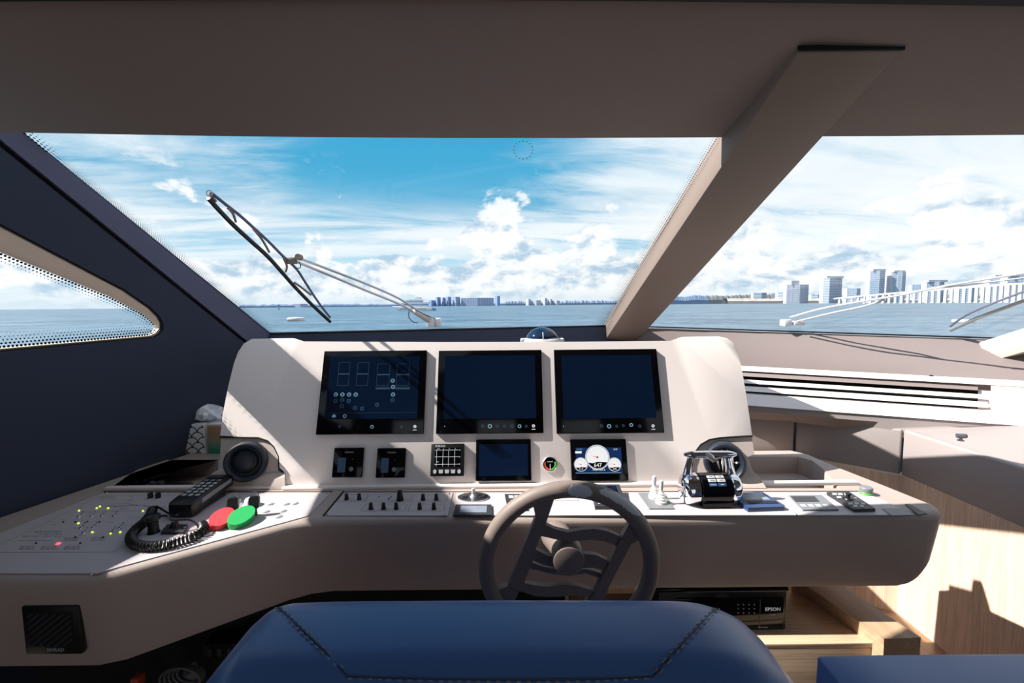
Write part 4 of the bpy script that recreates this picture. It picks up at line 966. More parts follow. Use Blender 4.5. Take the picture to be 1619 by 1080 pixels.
wpl([(841, 789), (880, 774), (862, 827), (846.5, 814.5)], -.012, .006)
wpl([(846.5, 815.5), (862, 828), (854, 845), (846, 866), (842, 884), (828, 919), (823, 932), (802.5, 923)], -.012, .008)
wpl([(802, 924), (820, 933), (806, 962), (772, 948), (783, 931)], -.012, .006)
wpl([(1000, 813), (1022, 843), (995, 858.5), (981.5, 847.5)], -.012, .006)
wpl([(981, 848.5), (995, 859.5), (961, 925), (951, 956), (926, 952), (940, 932), (951, 909), (962, 887), (973, 862)], -.012, .008)
wpl([(951, 957), (924, 953), (914, 985), (940, 992)], -.012, .006)
wpl(list([(862, 827), (876, 834), (898, 839.5), (917, 836), (938, 833.5), (961, 838), (981, 847)]) + [(974, 861), (953, 853), (932, 851), (910, 853), (889, 853), (868, 848), (854, 845)], -.010, .004, name='cross_spoke')
wpl([(846, 866), (868, 877), (900, 880), (921, 873), (942, 875), (964, 886), (955, 899), (940, 895), (900, 896), (872, 893), (859, 891), (842, 883)], -.010, .004, name='cross_spoke')
wpl([(842, 888), (858, 894), (872, 897), (900, 902), (926, 898), (940, 901), (952, 906), (948, 912), (925, 905), (900, 909), (872, 906), (838, 897)], -.014, -.004, name='cross_spoke')
wpl([(828, 919), (846, 923), (866, 925), (889, 921.5), (910, 923), (940, 932), (929, 943), (910, 938), (889, 940), (868, 941), (846, 940), (824, 932)], -.010, .004, name='cross_spoke')
hu, hv = WH.uv(899.5, 889, .03)
mb = MB(); mb.lathe([(0, .030), (.034, .0298), (.0385, .028), (.040, .024), (.040, -.02), (.036, -.03)], WH.T @ M.Translation((hu, hv, 0)), 36); mb.build('hub_cap', 'wheel', t, smooth=40)
ce = V((wc.x-.01, yF+0.02, .875)); cs = WH.w(hu, hv, -.02)
mb = MB(); mb.tube([cs, cs.lerp(ce, .5), ce], [.037, .042, .048], 24); mb.build('column', 'wheel', t)

# ================================================================== THROTTLE
yT = 1.455
def tp(px, py, y=yT): return aty(px, py, y)
t = thing('throttle_lever', (tp(1122, 803).x, yT, ZC), 'polished chrome twin throttle with black keypad drum in front of the right outlet', 'throttle')
dl, dr = tp(1101, 780).x, tp(1150, 780).x; zc_ = ZC+.052
RX = M.Rotation(math.radians(90), 4, 'Y')
def xcyl(x0, x1, r, name, m, prof=None, y=yT, z=zc_):
    mb = MB(); L = x1-x0; b = .004
    mb.lathe(prof or [(0, 0), (r-b, 0), (r, b), (r, L-b), (r-b, L), (0, L)], M.Translation((x0, y, z)) @ RX, 36); return mb.build(name, m, t)
xcyl(dl, dr, .050, 'drum', 'bgloss')
mb = MB(); mb.box(dl+.003, dr-.003, yT-.045, yT+.045, ZC+.0035, ZC+.03, bev=.004); mb.build('foot', 'bgloss', t)
l0, r1 = tp(1076, 780).x, tp(1167, 775).x
Lc = dl-l0; xcyl(l0, dl, .05, 'cheek', 'chrome', [(0, 0), (.030, .0), (.036, .004), (.046, .010), (.050, .018), (.050, Lc-.003), (.047, Lc), (0, Lc)])
Lr = r1-dr; xcyl(dr, r1, .05, 'cheek', 'chrome', [(0, 0), (.047, 0), (.050, .003), (.050, Lr-.015), (.046, Lr-.007), (.034, Lr), (0, Lr)])
hz0 = tp(1120, 722).z
for (a, b, x0, x1) in (((1085, 762), (1093, 724), 1081, 1120.5), ((1158, 762), (1151, 724), 1121.5, 1164)):
    p, q = tp(*a, y=yT), tp(*b, y=yT+.02); mb = MB()
    c_ = catmull([p + V((0, 0, -.03)), p, p.lerp(q, .5) + V((0, .003, 0)), q], 4)
    mb.tube(c_, [.020 - .008*i/(len(c_)-1) for i in range(len(c_))], 12); lv = mb.build('lever', 'chrome', t, smooth=60)
    h0, h1 = tp(x0, 721, yT+.02), tp(x1, 721, yT+.02); h0.z = h1.z = hz0; outl = x0 < 1100
    mb = MB(); n = 8; pts = [h0.lerp(h1, i/n) for i in range(n+1)]; tip = [.005, .0095, .0118, .0122, .0125, .0125, .0125, .0128, .0128]
    mb.tube(pts, tip if outl else tip[::-1], 14); mb.build('grip', 'chrome', lv, smooth=60)
mb = MB(); c_ = tp(1123, 722, yT+.012); mb.tube([c_ + V((-.014, 0, .012)), c_ + V((0, -.004, 0)), c_ + V((.014, -.004, -.012))], [.006, .011, .005], 10); mb.build('grip_joint', 'steel', t, smooth=60)
for r_, ang in enumerate((66, 50, 34)):
    for c_ in (0, 1):
        R_ = M.Translation((0, yT, zc_)) @ M.Rotation(math.radians(90-ang), 4, 'X'); xm = (dl+dr)/2 + (c_-.5)*.029
        mb = MB(); mb.box(xm-.013, xm+.013, -.0055, .0055, .0490, .0518, R_, bev=.0012); k = mb.build('key', 'lgrey' if r_ < 2 else 'blue', t)
        text(('PORT', 'STBD', 'TROLL', 'SYNC', 'STATION', 'NEUT')[r_*2+c_], .0045, R_ @ M.Translation((xm, 0, .0519)), 'inkd' if r_ < 2 else 'uiw', k)

# ================================================================== PADS AND SMALL CONTROLS ON THE COUNTER
ZP = ZC+.0032
def slab(pl, z0, z1, name, m, par, bev=.003):
    mb = MB(); mb.prism([CF.uv(*p) for p in pl], z0-ZC, z1-ZC, CF.T, bev=bev); return mb.build(name, m, par, smooth=30)
def sl2(pl, zt, th, name, m, par, bev=.0008):  # outline read off at the height of its own top
    q = [atz(px, py, zt) for px, py in pl]; mb = MB(); mb.prism([(p.x, p.y) for p in q], zt-th, zt, None, bev=bev); return mb.build(name, m, par, smooth=30)
# lever pad with two bellows
t = thing('trim_tab_pad', atz(1036, 800, ZP), 'grey pad with two white bellows levers left of the throttle', 'control panel')
sl2([(1009, 779), (1050, 779), (1066, 804), (1027, 804)], ZP+.004, .004, 'base', 'grey', t)
for px, py in ((1034, 787), (1045, 795)):
    p = atz(px, py, ZP+.004); mb = MB(); prof = [(.018, 0)]
    for k in range(4): r_ = .0175-.0026*k; z = .004+.0085*k; prof += [(r_, z), (r_+.0012, z+.003), (r_-.003, z+.0075)]
    prof += [(.0062, .040), (.0058, .044)]; mb.lathe(prof, M.Translation(p), 18); b_ = mb.build('bellows', 'white', t, smooth=50)
    mb = MB(); mb.lathe([(.0052, .040), (.0068, .052), (.0072, .072), (.006, .0745), (0, .075)], M.Translation(p), 14); mb.build('lever', 'lgrey', b_)
sl2([(1047, 791), (1056, 791), (1058, 795), (1049, 795)], ZP+.0046, .0006, 'marking', 'green', t, 0)
# oval thruster control and the small readout in front of it
t = thing('thruster_control', atz(748, 794, ZP), 'oval chrome plate with a stub lever between two dark windows', 'control')
p = atz(748.5, 787, ZP)
mb = MB(); mb.prism(ell(p.x, p.y, .054, .036), ZP, ZP+.004, None, bev=.002); mb.build('plate', 'steel', t)
for s_ in (-1, 1): mb = MB(); mb.box(p.x+s_*.029-.011, p.x+s_*.029+.011, p.y-.008, p.y+.012, ZP+.0036, ZP+.009, bev=.002); mb.build('window', 'dgrey', t)
mb = MB(); mb.lathe([(0, .034), (.006, .033), (.007, .028), (.0055, .014), (.010, .008), (.012, .003)], M.Translation(p), 16); mb.build('stub_lever', 'lgrey', t)
t = thing('thruster_readout', atz(748, 812, ZP), 'small grey-framed blue readout in front of the oval chrome plate', 'display')
sl2([(721, 797.5), (777, 797.5), (778, 814), (716, 814)], ZP+.006, .006, 'frame', 'dgrey', t, .002)
sl2([(729, 799.5), (770, 799.5), (769, 810), (726, 810)], ZP+.0066, .001, 'display', 'lcd', t, 0)
# keypad behind the wheel rim
t = thing('wiper_keypad', atz(815, 800, ZP), 'small grey keypad seen through the left of the wheel rim', 'control panel')
sl2([(798, 781), (822, 781), (835, 806), (803, 806)], ZP+.005, .005, 'frame', 'dgrey', t, .001)
for i in range(6):
    a, b = i % 2, i//2; x, y = 804+a*9+b*3.4, 785+b*7.4
    sl2([(x, y-2), (x+7, y-2), (x+9, y+2.6), (x+1, y+2.6)], ZP+.0075, .003, 'key', 'lgrey', t, .0006)
t = thing('blank_plate', atz(896, 786, ZP), 'blank white plate behind the top of the wheel', 'plate')
sl2([(878, 777.5), (909, 777.5), (914, 791), (876, 791)], ZP+.002, .002, 'plate', 'white', t)
# wedge display at the right of the wheel
t = thing('autopilot_pad', atz(962, 806, ZP), 'black wedge control pad with white keys seen through the right of the wheel', 'control panel')
pa = [atz(934, 779, ZP), atz(979, 779, ZP), atz(992, 806, ZP), atz(941, 806, ZP)]; mb = MB()
tops = [V((p.x, p.y, ZP+h)) for p, h in zip(pa, (.030, .030, .012, .012))]
mb.add([tuple(p) for p in pa] + [tuple(p) for p in tops], [(0, 1, 2, 3), (4, 5, 6, 7), (0, 1, 5, 4), (1, 2, 6, 5), (2, 3, 7, 6), (3, 0, 4, 7)]); mb.build('case', 'dgrey', t, smooth=0)
FA = Frame(tops[3], tops[2]-tops[3], tops[0]-tops[3]); LA, HA = (tops[2]-tops[3]).length, (tops[0]-tops[3]).length
mb = MB(); lbox(mb, FA, .12*LA, .88*LA, .45*HA, .92*HA, 0, .001); mb.build('display', 'navy', t, smooth=0)
for i in range(4):
    for j in range(2): mb = MB(); lbox(mb, FA, (.12+.2*i)*LA, (.27+.2*i)*LA, (.08+.17*j)*HA, (.21+.17*j)*HA, 0, .003, bev=.001); mb.build('key', 'white', t)
# blue pad, white pad, joystick pad, knob
t = thing('search_light_pad', atz(1205, 806, ZP), 'blue hand controller with grey display lying right of the throttle', 'control panel')
zt2 = ZP+.014
sl2([(1167, 779), (1205, 777.5), (1241, 799), (1239, 801), (1183, 803), (1165, 790)], zt2, .0138, 'case', 'blue', t, .003)
sl2([(1170, 780), (1204, 779.5), (1218, 790), (1177, 790.5)], zt2+.0006, .001, 'display', 'lcd', t, 0)
sl2([(1180, 792), (1227, 792), (1231, 796), (1184, 796.5)], zt2+.001, .0015, 'key_row', 'inkd', t, .0003)
t = thing('touch_pad', atz(1290, 806, ZP), 'flat pale grey touch panel with darker screen, right of the blue controller', 'control panel')
sl2([(1247, 783), (1299, 782.5), (1326, 805), (1270, 806)], ZP+.005, .005, 'plate', 'grey', t, .002)
sl2([(1250, 784.5), (1288, 784.5), (1296, 793.5), (1258, 793.5)], ZP+.0056, .001, 'display', 'dgrey', t, 0)
for i in range(4): sl2([(1264+i*12, 797), (1272+i*12, 797), (1276+i*12, 801), (1268+i*12, 801)], ZP+.0056, .001, 'key', 'lgrey', t, 0)
t = thing('joystick_pad', atz(1350, 806, ZP), 'narrow black pad with small joystick and pale keys near the counter end', 'control panel')
sl2([(1307, 778), (1343, 777.5), (1384, 804), (1350, 805)], ZP+.010, .010, 'case', 'dgrey', t, .002)
zk = ZP+.011
for px, py in ((1319, 781), (1328, 781), (1338, 781), (1344, 796), (1354, 796), (1364, 796), (1352, 800), (1362, 800), (1326, 786), (1350, 788)): sl2([(px-3.5, py-1.6), (px+3.5, py-1.6), (px+5, py+1.6), (px-2, py+1.6)], zk+.001, .002, 'key', 'lgrey', t, .0004)
p = atz(1341, 788.5, zk); mb = MB(); mb.lathe([(.015, 0), (.013, .003), (.006, .005), (.005, .012), (.009, .015), (.008, .019), (0, .020)], M.Translation(p), 18); mb.build('joystick', 'black', t)
t = thing('start_button', atz(1369, 784, ZP), 'round grey push button in a green ring at the counter corner', 'button')
p = atz(1369, 780.5, ZP); mb = MB(); mb.lathe([(.019, 0), (.020, .004), (.018, .007), (.015, .007)], M.Translation(p), 24); mb.build('ring', 'gring', t)
mb = MB(); mb.lathe([(.0175, .006), (.0195, .012), (.0195, .021), (.017, .024), (0, .0245)], M.Translation(p), 24); mb.build('cap', 'grey', t)
t = thing('label_plate', atz(1418, 811, ZC), 'flat pale plate at the right end of the counter with a dark slot beside it', 'plate')
sl2([(1394, 803.5), (1428, 803.5), (1446, 814), (1410, 815)], ZP+.002, .003, 'plate', 'grey', t)
sl2([(1431, 797), (1438, 797), (1466, 812), (1452, 813.5)], ZC+.003, .0028, 'slot', 'dgrey', t)

# ================================================================== TELEPHONE, CORD, KEY FLOATS
hA, hB = atz(287, 818, ZP), atz(343, 783, ZP); dvv = (hB-hA).normalized()
HF = Frame(hA, dvv, V((-dvv.y, dvv.x, 0)))
Lh = 0.20; Wh = 0.042
t = thing('telephone_handset', hA, 'black handset with keypad and grey side stripe resting in its cradle', 'telephone')
mb = MB(); lbox(mb, HF, .02, Lh-.03, -Wh*.8, Wh*.8, .0, .030, bev=.006); mb.build('cradle', 'black', t)
rows = []
for x_, wv, zb_, zt3 in ((-.004, .036, .004, .042), (.004, .041, .002, .048), (.035, .043, .004, .052), (.07, .041, .018, .054), (.13, .040, .022, .058), (.17, .041, .022, .061), (.195, .041, .024, .063), (.203, .036, .030, .060)):
    rows.append([(x_, v_, z_) for v_, z_ in rrect(-wv, wv, zb_, zt3, .007, 3)])
mb = MB(); mb.quads(rows, HF.T, closed=True); mb.add(rows[0], [tuple(range(len(rows[0])))], HF.T); mb.add(rows[-1], [tuple(range(len(rows[-1])))], HF.T); hs = mb.build('handset', 'black', t, smooth=40)
mb = MB()
for v_ in (-1,): mb.add([(.035, -.0438, .030), (.185, -.0425, .040), (.185, -.0425, .054), (.09, -.0425, .050), (.035, -.0438, .046)], [(0, 1, 2, 3, 4)], HF.T)
mb.build('side_stripe', 'grey', hs, smooth=0)
for i in range(6):
    for j in range(3):
        mb = MB(); x_ = .045+.021*i; zz3 = .0525+(x_-.035)*.06; mb.box(-.0065, .0065, -.0065, .0065, -.001, .0022, HF.T @ M.Translation((x_, (j-1)*.022, zz3)) @ M.Rotation(-math.atan(.06), 4, 'Y'), bev=.0018); mb.build('key', 'lgrey' if i < 5 else 'grey', hs, label='red key' if False else None)
mb = MB(); mb.box(.168, .190, -.020, .020, .0605, .0640, HF.T, bev=.001); mb.build('ear_cap', 'dgrey', hs)
cpx = [(241, 806), (237, 815), (228, 826), (214, 838), (207, 850), (213, 860), (232, 864), (258, 862), (285, 855), (308, 847), (321, 838), (320, 829)]
base_c = catmull([atz(px, py, ZC+.016) for px, py in cpx], 12)
Ls = [0]
for a, b in zip(base_c[:-1], base_c[1:]): Ls.append(Ls[-1]+(b-a).length)
tot = Ls[-1]; NT = 52; hp = []; k = 0
for i in range(NT*9+1):
    s_ = tot*i/(NT*9)
    while k < len(Ls)-2 and Ls[k+1] < s_: k += 1
    f_ = (s_-Ls[k])/max(1e-9, Ls[k+1]-Ls[k]); c_ = base_c[k].lerp(base_c[k+1], f_); tg_ = (base_c[k+1]-base_c[k]).normalized(); n_ = V((-tg_.y, tg_.x, 0)); th = 2*math.pi*i/9
    hp.append(c_ + n_*math.cos(th)*.0115 + V((0, 0, 1))*math.sin(th)*.0115)
t = thing('coiled_cable', base_c[5]-V((0, 0, .016)), 'coiled black cord looping in front of the handset', 'cord')
mb = MB(); mb.tube(hp, .0031, 5); mb.build('coil', 'black', t, smooth=60)
mb = MB(); mb.tube(catmull([hp[0], atz(248, 801, ZC+.02), HF.w(-.03, 0, .02), HF.w(.0, 0, .02)], 6), .003, 6); mb.build('handset_lead', 'black', t)
mb = MB(); pj = atz(243, 842, ZC+.003); mb.tube(catmull([hp[-1], atz(300, 822, ZC+.03), atz(272, 822, ZC+.04), pj + V((.03, .012, .045)), pj + V((0, 0, .045))], 6), .003, 6); mb.build('jack_lead', 'black', t)
mb = MB(); mb.lathe([(.017, 0), (.014, .006), (.013, .035), (.019, .040), (.019, .052), (.012, .056), (0, .056)], M.Translation(pj), 18); mb.build('jack_plug', 'black', t)
t = thing('cradle_plate', atz(276, 838, ZP), 'small square black mounting plate with a centre knob inside the cord loop', 'mount')
sl2([(264, 829), (297, 829), (290, 841), (254, 841)], ZP+.008, .008, 'plate', 'dgrey', t, .002)
p = atz(276, 833, ZP+.008); mb = MB(); mb.lathe([(.014, 0), (.011, .004), (.011, .008), (.008, .014), (0, .016)], M.Translation(p), 16); mb.build('knob', 'black', t)
def keyfloat(c0, c1, w, m, label):
    p, q = atz(*c0, ZC+.012), atz(*c1, ZC+.012); d_ = (q-p); L_ = d_.length; F_ = Frame(p.lerp(q, .5) + V((0, 0, .006)), d_ + V((0, 0, .018)), V((-d_.y, d_.x, 0)) + V((0, 0, .02)))
    t = thing('key_float', p.lerp(q, .5) - V((0, 0, .012)), label, 'key float')
    mb = MB(); mb.prism(ell(0, 0, L_/2, w, 36), -.012, .013, F_.T, bev=.004, both=True); mb.build('foam_float', m, t, smooth=40)
    e = F_.w(L_*.47, 0, .004)
    mb = MB(); FB = Frame(e + V((.006, .01, .004)), V((1, .3, 0)), V((0, 0.2, 1))); mb.prism(rrect(-.015, .015, -.008, .030, .007), -.008, .008, FB.T, bev=.003, both=True); mb.build('key_head', 'black', t, smooth=30)
    mb = MB(); mb.tube([FB.w(.012*math.cos(x), .031+.012*math.sin(x), .0) for x in [i*math.pi/8 for i in range(16)]], .0016, 6, closed=True); mb.build('split_ring', 'steel', t)
    mb = MB(); mb.tube([FB.w(0, -.004, 0), V((e.x+.006, e.y+.012, ZP))], .007, 10); mb.build('lock_barrel', 'black', t)
keyfloat((337, 836), (364, 815), .030, 'red', 'red oval foam key float on a black key beside the telephone cord')
keyfloat((365, 834), (398, 812), .031, 'green', 'green oval foam key float on a black key, right of the red one')

# ================================================================== THINGS IN AND BEHIND THE LEFT TRAY
def tbox(c, label, m, w, dep, h, name='tissue_box'):
    p, q = atz(*c[0], ZC), atz(*c[1], ZC); t = thing(name, p.lerp(q, .5) + V((0, dep/2, 0)), label, 'tissue box')
    F_ = Frame(p, q-p, V((-(q-p).y, (q-p).x, 0))); L_ = (q-p).length
    mb = MB(); mb.box(0, L_, 0, dep, 0, h, F_.T, bev=.002); mb.build('carton', m, t)
    mb = MB(); mb.box(.002, L_-.002, .002, dep-.002, h-.0005, h+.0012, F_.T); mb.build('lid', 'paper', t)
    mb = MB(); mb.prism(ell(L_*.5, dep*.5, L_*.34, dep*.22, 24), h+.001, h+.0018, F_.T); mb.build('slot', 'blue', t)
    return t, F_, L_
t, F_, L_ = tbox(((274, 717.5), (325, 717.5)), 'tissue box with black scallop print standing behind the left tray', 'white', .15, .14, .135)
mb = MB(); nx, nz = 3, 6; cw = L_/2.0; chh = .135/3.6
for r_ in range(7):
    for c_ in range(-1, 4):
        cx_ = (c_ + (.5 if r_ % 2 else 0))*cw*.72 + .01; cz_ = r_*chh*.62 - .02; R_ = cw*.36
        arc = []
        for k_ in range(13):
            a_ = math.pi*k_/12; x_, z_ = cx_+R_*math.cos(a_), cz_+R_*math.sin(a_)
            arc.append((x_, z_))
        for (x0_, z0_), (x1_, z1_) in zip(arc[:-1], arc[1:]):
            if min(x0_, x1_) < .002 or max(x0_, x1_) > L_-.002 or min(z0_, z1_) < .002 or max(z0_, z1_) > .133: continue
            d_ = V((x1_-x0_, z1_-z0_)); n_ = V((-d_.y, d_.x)).normalized()*.0022
            mb.add([(x0_-n_.x, -.0008, z0_-n_.y), (x1_-n_.x, -.0008, z1_-n_.y), (x1_+n_.x, -.0008, z1_+n_.y), (x0_+n_.x, -.0008, z0_+n_.y)], [(0, 1, 2, 3)], F_.T)
mb.build('scallop_print', 'inkd', t, smooth=0, kind='stuff')
t2, F2, L2 = tbox(((330, 717.5), (376, 717.5)), 'tan and green tissue box half hidden by the instrument panel', 'grad', .12, .14, .135)
rnd = random.Random(11); rows = []
c0_ = F_.w(L_*.88, .055, .152)
for j in range(9):
    row = []
    for i in range(22):
        a_ = 2*math.pi*i/22; ph = math.pi*(j/8-.5); rr = 1 + rnd.uniform(-.22, .16)
        row.append(tuple(c0_ + V((.072*math.cos(a_)*math.cos(ph)*rr, .045*math.sin(a_)*math.cos(ph)*rr, .014 + (.036 if ph > 0 else .024)*math.sin(ph)*rr + .012*math.sin(a_*3)*(ph > -.3)))))
    rows.append(row)
mb = MB(); mb.quads(rows, closed=True); mb.build('crumpled_tissue', 'paper', smooth=18, label='crumpled white tissue lying on top of the two tissue boxes', cat='tissue')
# hand-held radios in the left tray
zt4 = ZC-.068
def radio(px, py, ang, label, L_, tagm):
    p = atz(px, py, ZC); p.z = zt4; F_ = Frame(p, V((math.cos(ang), math.sin(ang), 0)), V((-math.sin(ang), math.cos(ang), 0)))
    t = thing('handheld_radio', p, label, 'radio')
    mb = MB(); mb.box(-L_/2, L_/2, -.03, .03, 0, .045, F_.T, bev=.010, seg=3); mb.build('case', 'black', t)
    mb = MB(); mb.tube([F_.w(-L_/2-.11, .012, .05), F_.w(-L_/2+.01, .012, .03)], [.006, .009], 10); mb.build('antenna', 'black', t)
    mb = MB(); mb.box(L_*.05, L_*.32, -.0312, -.028, .014, .036, F_.T, bev=.001); mb.build('label_patch', tagm, t)
    for k_ in range(2): mb = MB(); mb.lathe([(.010, 0), (.010, .014), (.008, .017), (0, .017)], F_.T @ M.Translation((-L_*.3+k_*.03, .0, .045)), 14); mb.build('knob', 'dgrey', t)
    for k_ in range(5): mb = MB(); mb.box(-L_*.35+k_*.008, -L_*.35+k_*.008+.004, -.0315, -.028, .010, .036, F_.T); mb.build('grille_bar', 'dgrey', t)
    return t, F_
radio(262, 758, .12, 'black hand-held radio with a red and white label in the left tray', .17, 'red')
radio(232, 752, .5, 'second black hand-held radio lying against the tray side', .12, 'dgrey')
t = thing('lanyard', atz(258, 750, ZC-.02), 'green lanyard strap lying on the radios in the left tray', 'strap')
mb = MB(); q = [atz(px, py, ZC-.03) for px, py in ((249, 748), (256, 744), (264, 746), (271, 743))]; mb.quads([[tuple(p + V((0, .012, .006))) for p in catmull(q, 4)], [tuple(p) for p in catmull(q, 4)], [tuple(p - V((0, 0, .003))) for p in catmull(q, 4)]]); mb.build('strap', 'green', t, smooth=40)
mb = MB(); mb.tube([atz(278, 752, ZC-.03), atz(283, 742, ZC-.01)], [.007, .009], 10); mb.build('clear_clip', 'clear', t)

# ================================================================== LOUDSPEAKER ON THE WING FRONT
yS = base[1][1] + .009
SF = Frame((0, yS, 0), (1, 0, 0), (0, 0, 1))
u0, u1, v0, v1 = (lambda q: ((q[0][0]+q[3][0])/2, (q[1][0]+q[2][0])/2, (q[2][1]+q[3][1])/2, (q[0][1]+q[1][1])/2))([SF.uv(*p) for p in ((29, 955), (122, 955), (143, 1030), (52, 1031))])
u0, u1 = u0+.004, u1-.0
t = thing('loudspeaker', SF.w((u0+u1)/2, v0), 'square black loudspeaker with slanting ribs on the left wing front', 'loudspeaker')
mb = MB(); lbox(mb, SF, u0, u1, v0, v1, -.004, .010, bev=.004); mb.build('frame', 'black', t)
W_, H_ = u1-u0, v1-v0
mb = MB(); lbox(mb, SF, u0+.016, u1-.016, v0+.022, v1-.014, .0098, .0104); mb.build('grille_cloth', 'gasket', t)
a0, a1, b0, b1 = u0+.018, u1-.018, v0+.024, v1-.016
n = 13
for k_ in range(-n, n):
    off = k_*.0155; pts = []
    # rib along direction (1, .8), clipped to the grille
    cand = []
    for tt in [i/40 for i in range(41)]:
        x_ = a0 + (a1-a0)*tt; y_ = b0 + off + (x_-a0)*.78
        if b0 <= y_ <= b1: cand.append((x_, y_))
    if len(cand) > 3:
        (x0_, y0_), (x1_, y1_) = cand[0], cand[-1]; mb = MB(); mb.tube([SF.w(x0_, y0_, .0115), SF.w(x1_, y1_, .0115)], .0032, 6); mb.build('rib', 'dgrey', t)
text('SIMRAD', .0125, SF.T @ M.Translation((u0+W_*.54, v0+.0125, .0103)), 'lgrey', t)

# ================================================================== COMPASS ON THE LEDGE BEHIND THE PANEL
yC = 2.06; cc_ = aty(857, 541, yC)
t = thing('compass', (cc_.x, yC, cc_.z-.03), 'domed blue ship compass in a pale ring, peeping over the middle screen', 'compass')
mb = MB(); mb.lathe([(0, -.03), (.088, -.03), (.092, -.01), (.088, .008), (.078, .018), (.070, .020)], M.Translation(cc_), 36); mb.build('base_ring', 'lgrey', t)
mb = MB(); mb.lathe([(.074*math.cos(a), .006+.062*math.sin(a)) for a in [i*math.pi/2/9 for i in range(10)]], M.Translation(cc_), 36); mb.build('dome', 'dome', t, smooth=60)
mb = MB(); mb.tube([cc_ + V((.0, -.080, .004)), cc_ + V((.0, -.076, .03)), cc_ + V((0, -.064, .048))], .0022, 6); mb.build('lubber_line', 'lgrey', t)
for s_ in (-1, 1): mb = MB(); mb.box(cc_.x+s_*.086-.012, cc_.x+s_*.086+.012, yC-.03, yC+.02, cc_.z-.005, cc_.z+.018, bev=.005); mb.build('bracket', 'lgrey', t)

# ================================================================== WINDSCREEN WIPERS
def gl(px, py, side, off=.04): return on_glass(px, py, side, off)
t = thing('windscreen_wiper', gl(689, 522, 'L'), 'long black wiper blade on twin silver arms across the left windshield', 'wiper')
def gtube(pl, side, r, name, m, par, off=.04, n=5, seg=6):
    mb = MB(); mb.tube(catmull([gl(px, py, side, off) for px, py in pl], n), r, seg); return mb.build(name, m, par)
bl = gtube([(326.5, 324), (344, 343), (369, 368), (396, 392), (422, 415), (446, 441), (467, 464), (496, 493), (522, 516.5)], 'L', .0085, 'blade', 'black', t, .03)
gtube([(327, 321), (353, 341), (376, 358), (396, 375), (421, 397), (444, 419), (467, 440), (482, 461), (494, 479), (509, 499), (522, 515)], 'L', .0055, 'blade_frame', 'pillar', t, .05)
for a, b, c_ in (((355, 343), (364, 352), (370, 366)), ((397, 376), (411, 392), (424, 413)), ((446, 421), (452, 434), (450, 443)), ((463, 459), (474, 466), (491, 479)), ((327, 322), (330, 326), (337, 334))): gtube([a, b, c_], 'L', .0048, 'claw', 'mull', t, .045)
mb = MB(); p = gl(327, 320, 'L', .04); mb.tube([p + V((.010*math.cos(x), 0, .010*math.sin(x))) for x in [i*math.pi/5 for i in range(10)]], .0018, 5, closed=True); mb.build('end_loop', 'steel', t)
gtube([(470, 426), (520, 444), (580, 466), (632, 488), (664, 507), (691, 519)], 'L', .0058, 'arm', 'steel', t, .06)
gtube([(468, 431), (520, 451), (580, 475), (634, 496), (660, 510), (681, 522)], 'L', .0062, 'arm', 'steel', t, .055)
mb = MB(); p = gl(459, 429, 'L', .055); mb.box(-.022, .022, -.014, .014, -.014, .014, M.Translation(p), bev=.006); p2 = gl(471, 425, 'L', .06); mb.tube([p2 + V((0, -.012, 0)), p2 + V((0, .012, 0))], .014, 10); mb.build('pivot', 'mull', t)
gtube([(471, 429), (474, 434), (472, 439), (463, 438)], 'L', .002, 'wash_tube', 'gasket', t, .05)
gtube([(648, 505), (648, 514), (654, 521), (662, 523)], 'L', .0024, 'wash_hose', 'gasket', t, .05)
mb = MB()
for a, b, w_ in ((677, 690, .018), (690, 699, .022)):
    p, q = gl(a, 521, 'L', .05), gl(b, 521, 'L', .05); mb.box(p.x, q.x, p.y-.03, p.y+.03, p.z-.03, p.z+w_, bev=.006)
mb.build('base', 'hull', t)
mb = MB(); p, q = gl(655, 505, 'L', .05), gl(684, 521, 'L', .05); mb.tube([p, q], [.012, .020], 10); mb.build('spindle_cover', 'lgrey', t)
t = thing('windscreen_wiper', gl(1244, 520, 'R'), 'white wiper arm reaching right with a dark blade at the right windshield', 'wiper')
gtube([(1250, 515), (1300, 502), (1360, 492), (1420, 483), (1500, 468), (1619, 450), (1680, 440)], 'R', .0058, 'arm', 'hull', t, .055)
gtube([(1262, 520), (1320, 507), (1370, 497), (1400, 487)], 'R', .006, 'arm', 'lgrey', t, .05)
gtube([(1480, 471), (1560, 462), (1680, 448)], 'R', .004, 'arm', 'hull', t, .05)
gtube([(1504, 530), (1522, 522), (1545, 512), (1580, 499), (1619, 485), (1680, 465)], 'R', .009, 'blade', 'grey', t, .03)
gtube([(1505, 529), (1525, 515), (1545, 505), (1572, 494), (1600, 484), (1650, 466)], 'R', .0055, 'blade_frame', 'pillar', t, .05)
mb = MB(); p, q = gl(1237, 520, 'R', .05), gl(1252, 520, 'R', .05); mb.box(p.x, q.x, p.y-.03, p.y+.03, p.z-.03, p.z+.012, bev=.006); p, q = gl(1254, 521, 'R', .05), gl(1275, 521, 'R', .05); mb.box(p.x, q.x, p.y-.02, p.y+.02, p.z-.02, p.z+.006, bev=.005); mb.build('base', 'hull', t)
mb = MB(); p, q = gl(458, 527, 'L', .09), gl(481, 526, 'L', .09); mb.box(p.x, q.x, p.y-.04, p.y+.04, p.z-.015, p.z+.006, bev=.008); mb.build('deck_vent', 'hull', label='small white deck fitting outside the lower left corner of the windshield', cat='deck fitting')
mb = MB(); p, q = gl(1522, 529, 'R', .09), gl(1545, 529, 'R', .09); mb.box(p.x, q.x, p.y-.05, p.y+.05, p.z-.015, p.z+.002, bev=.008); mb.build('deck_vent', 'hull', label='small pale deck fitting outside the lower right windshield under the blade', cat='deck fitting')

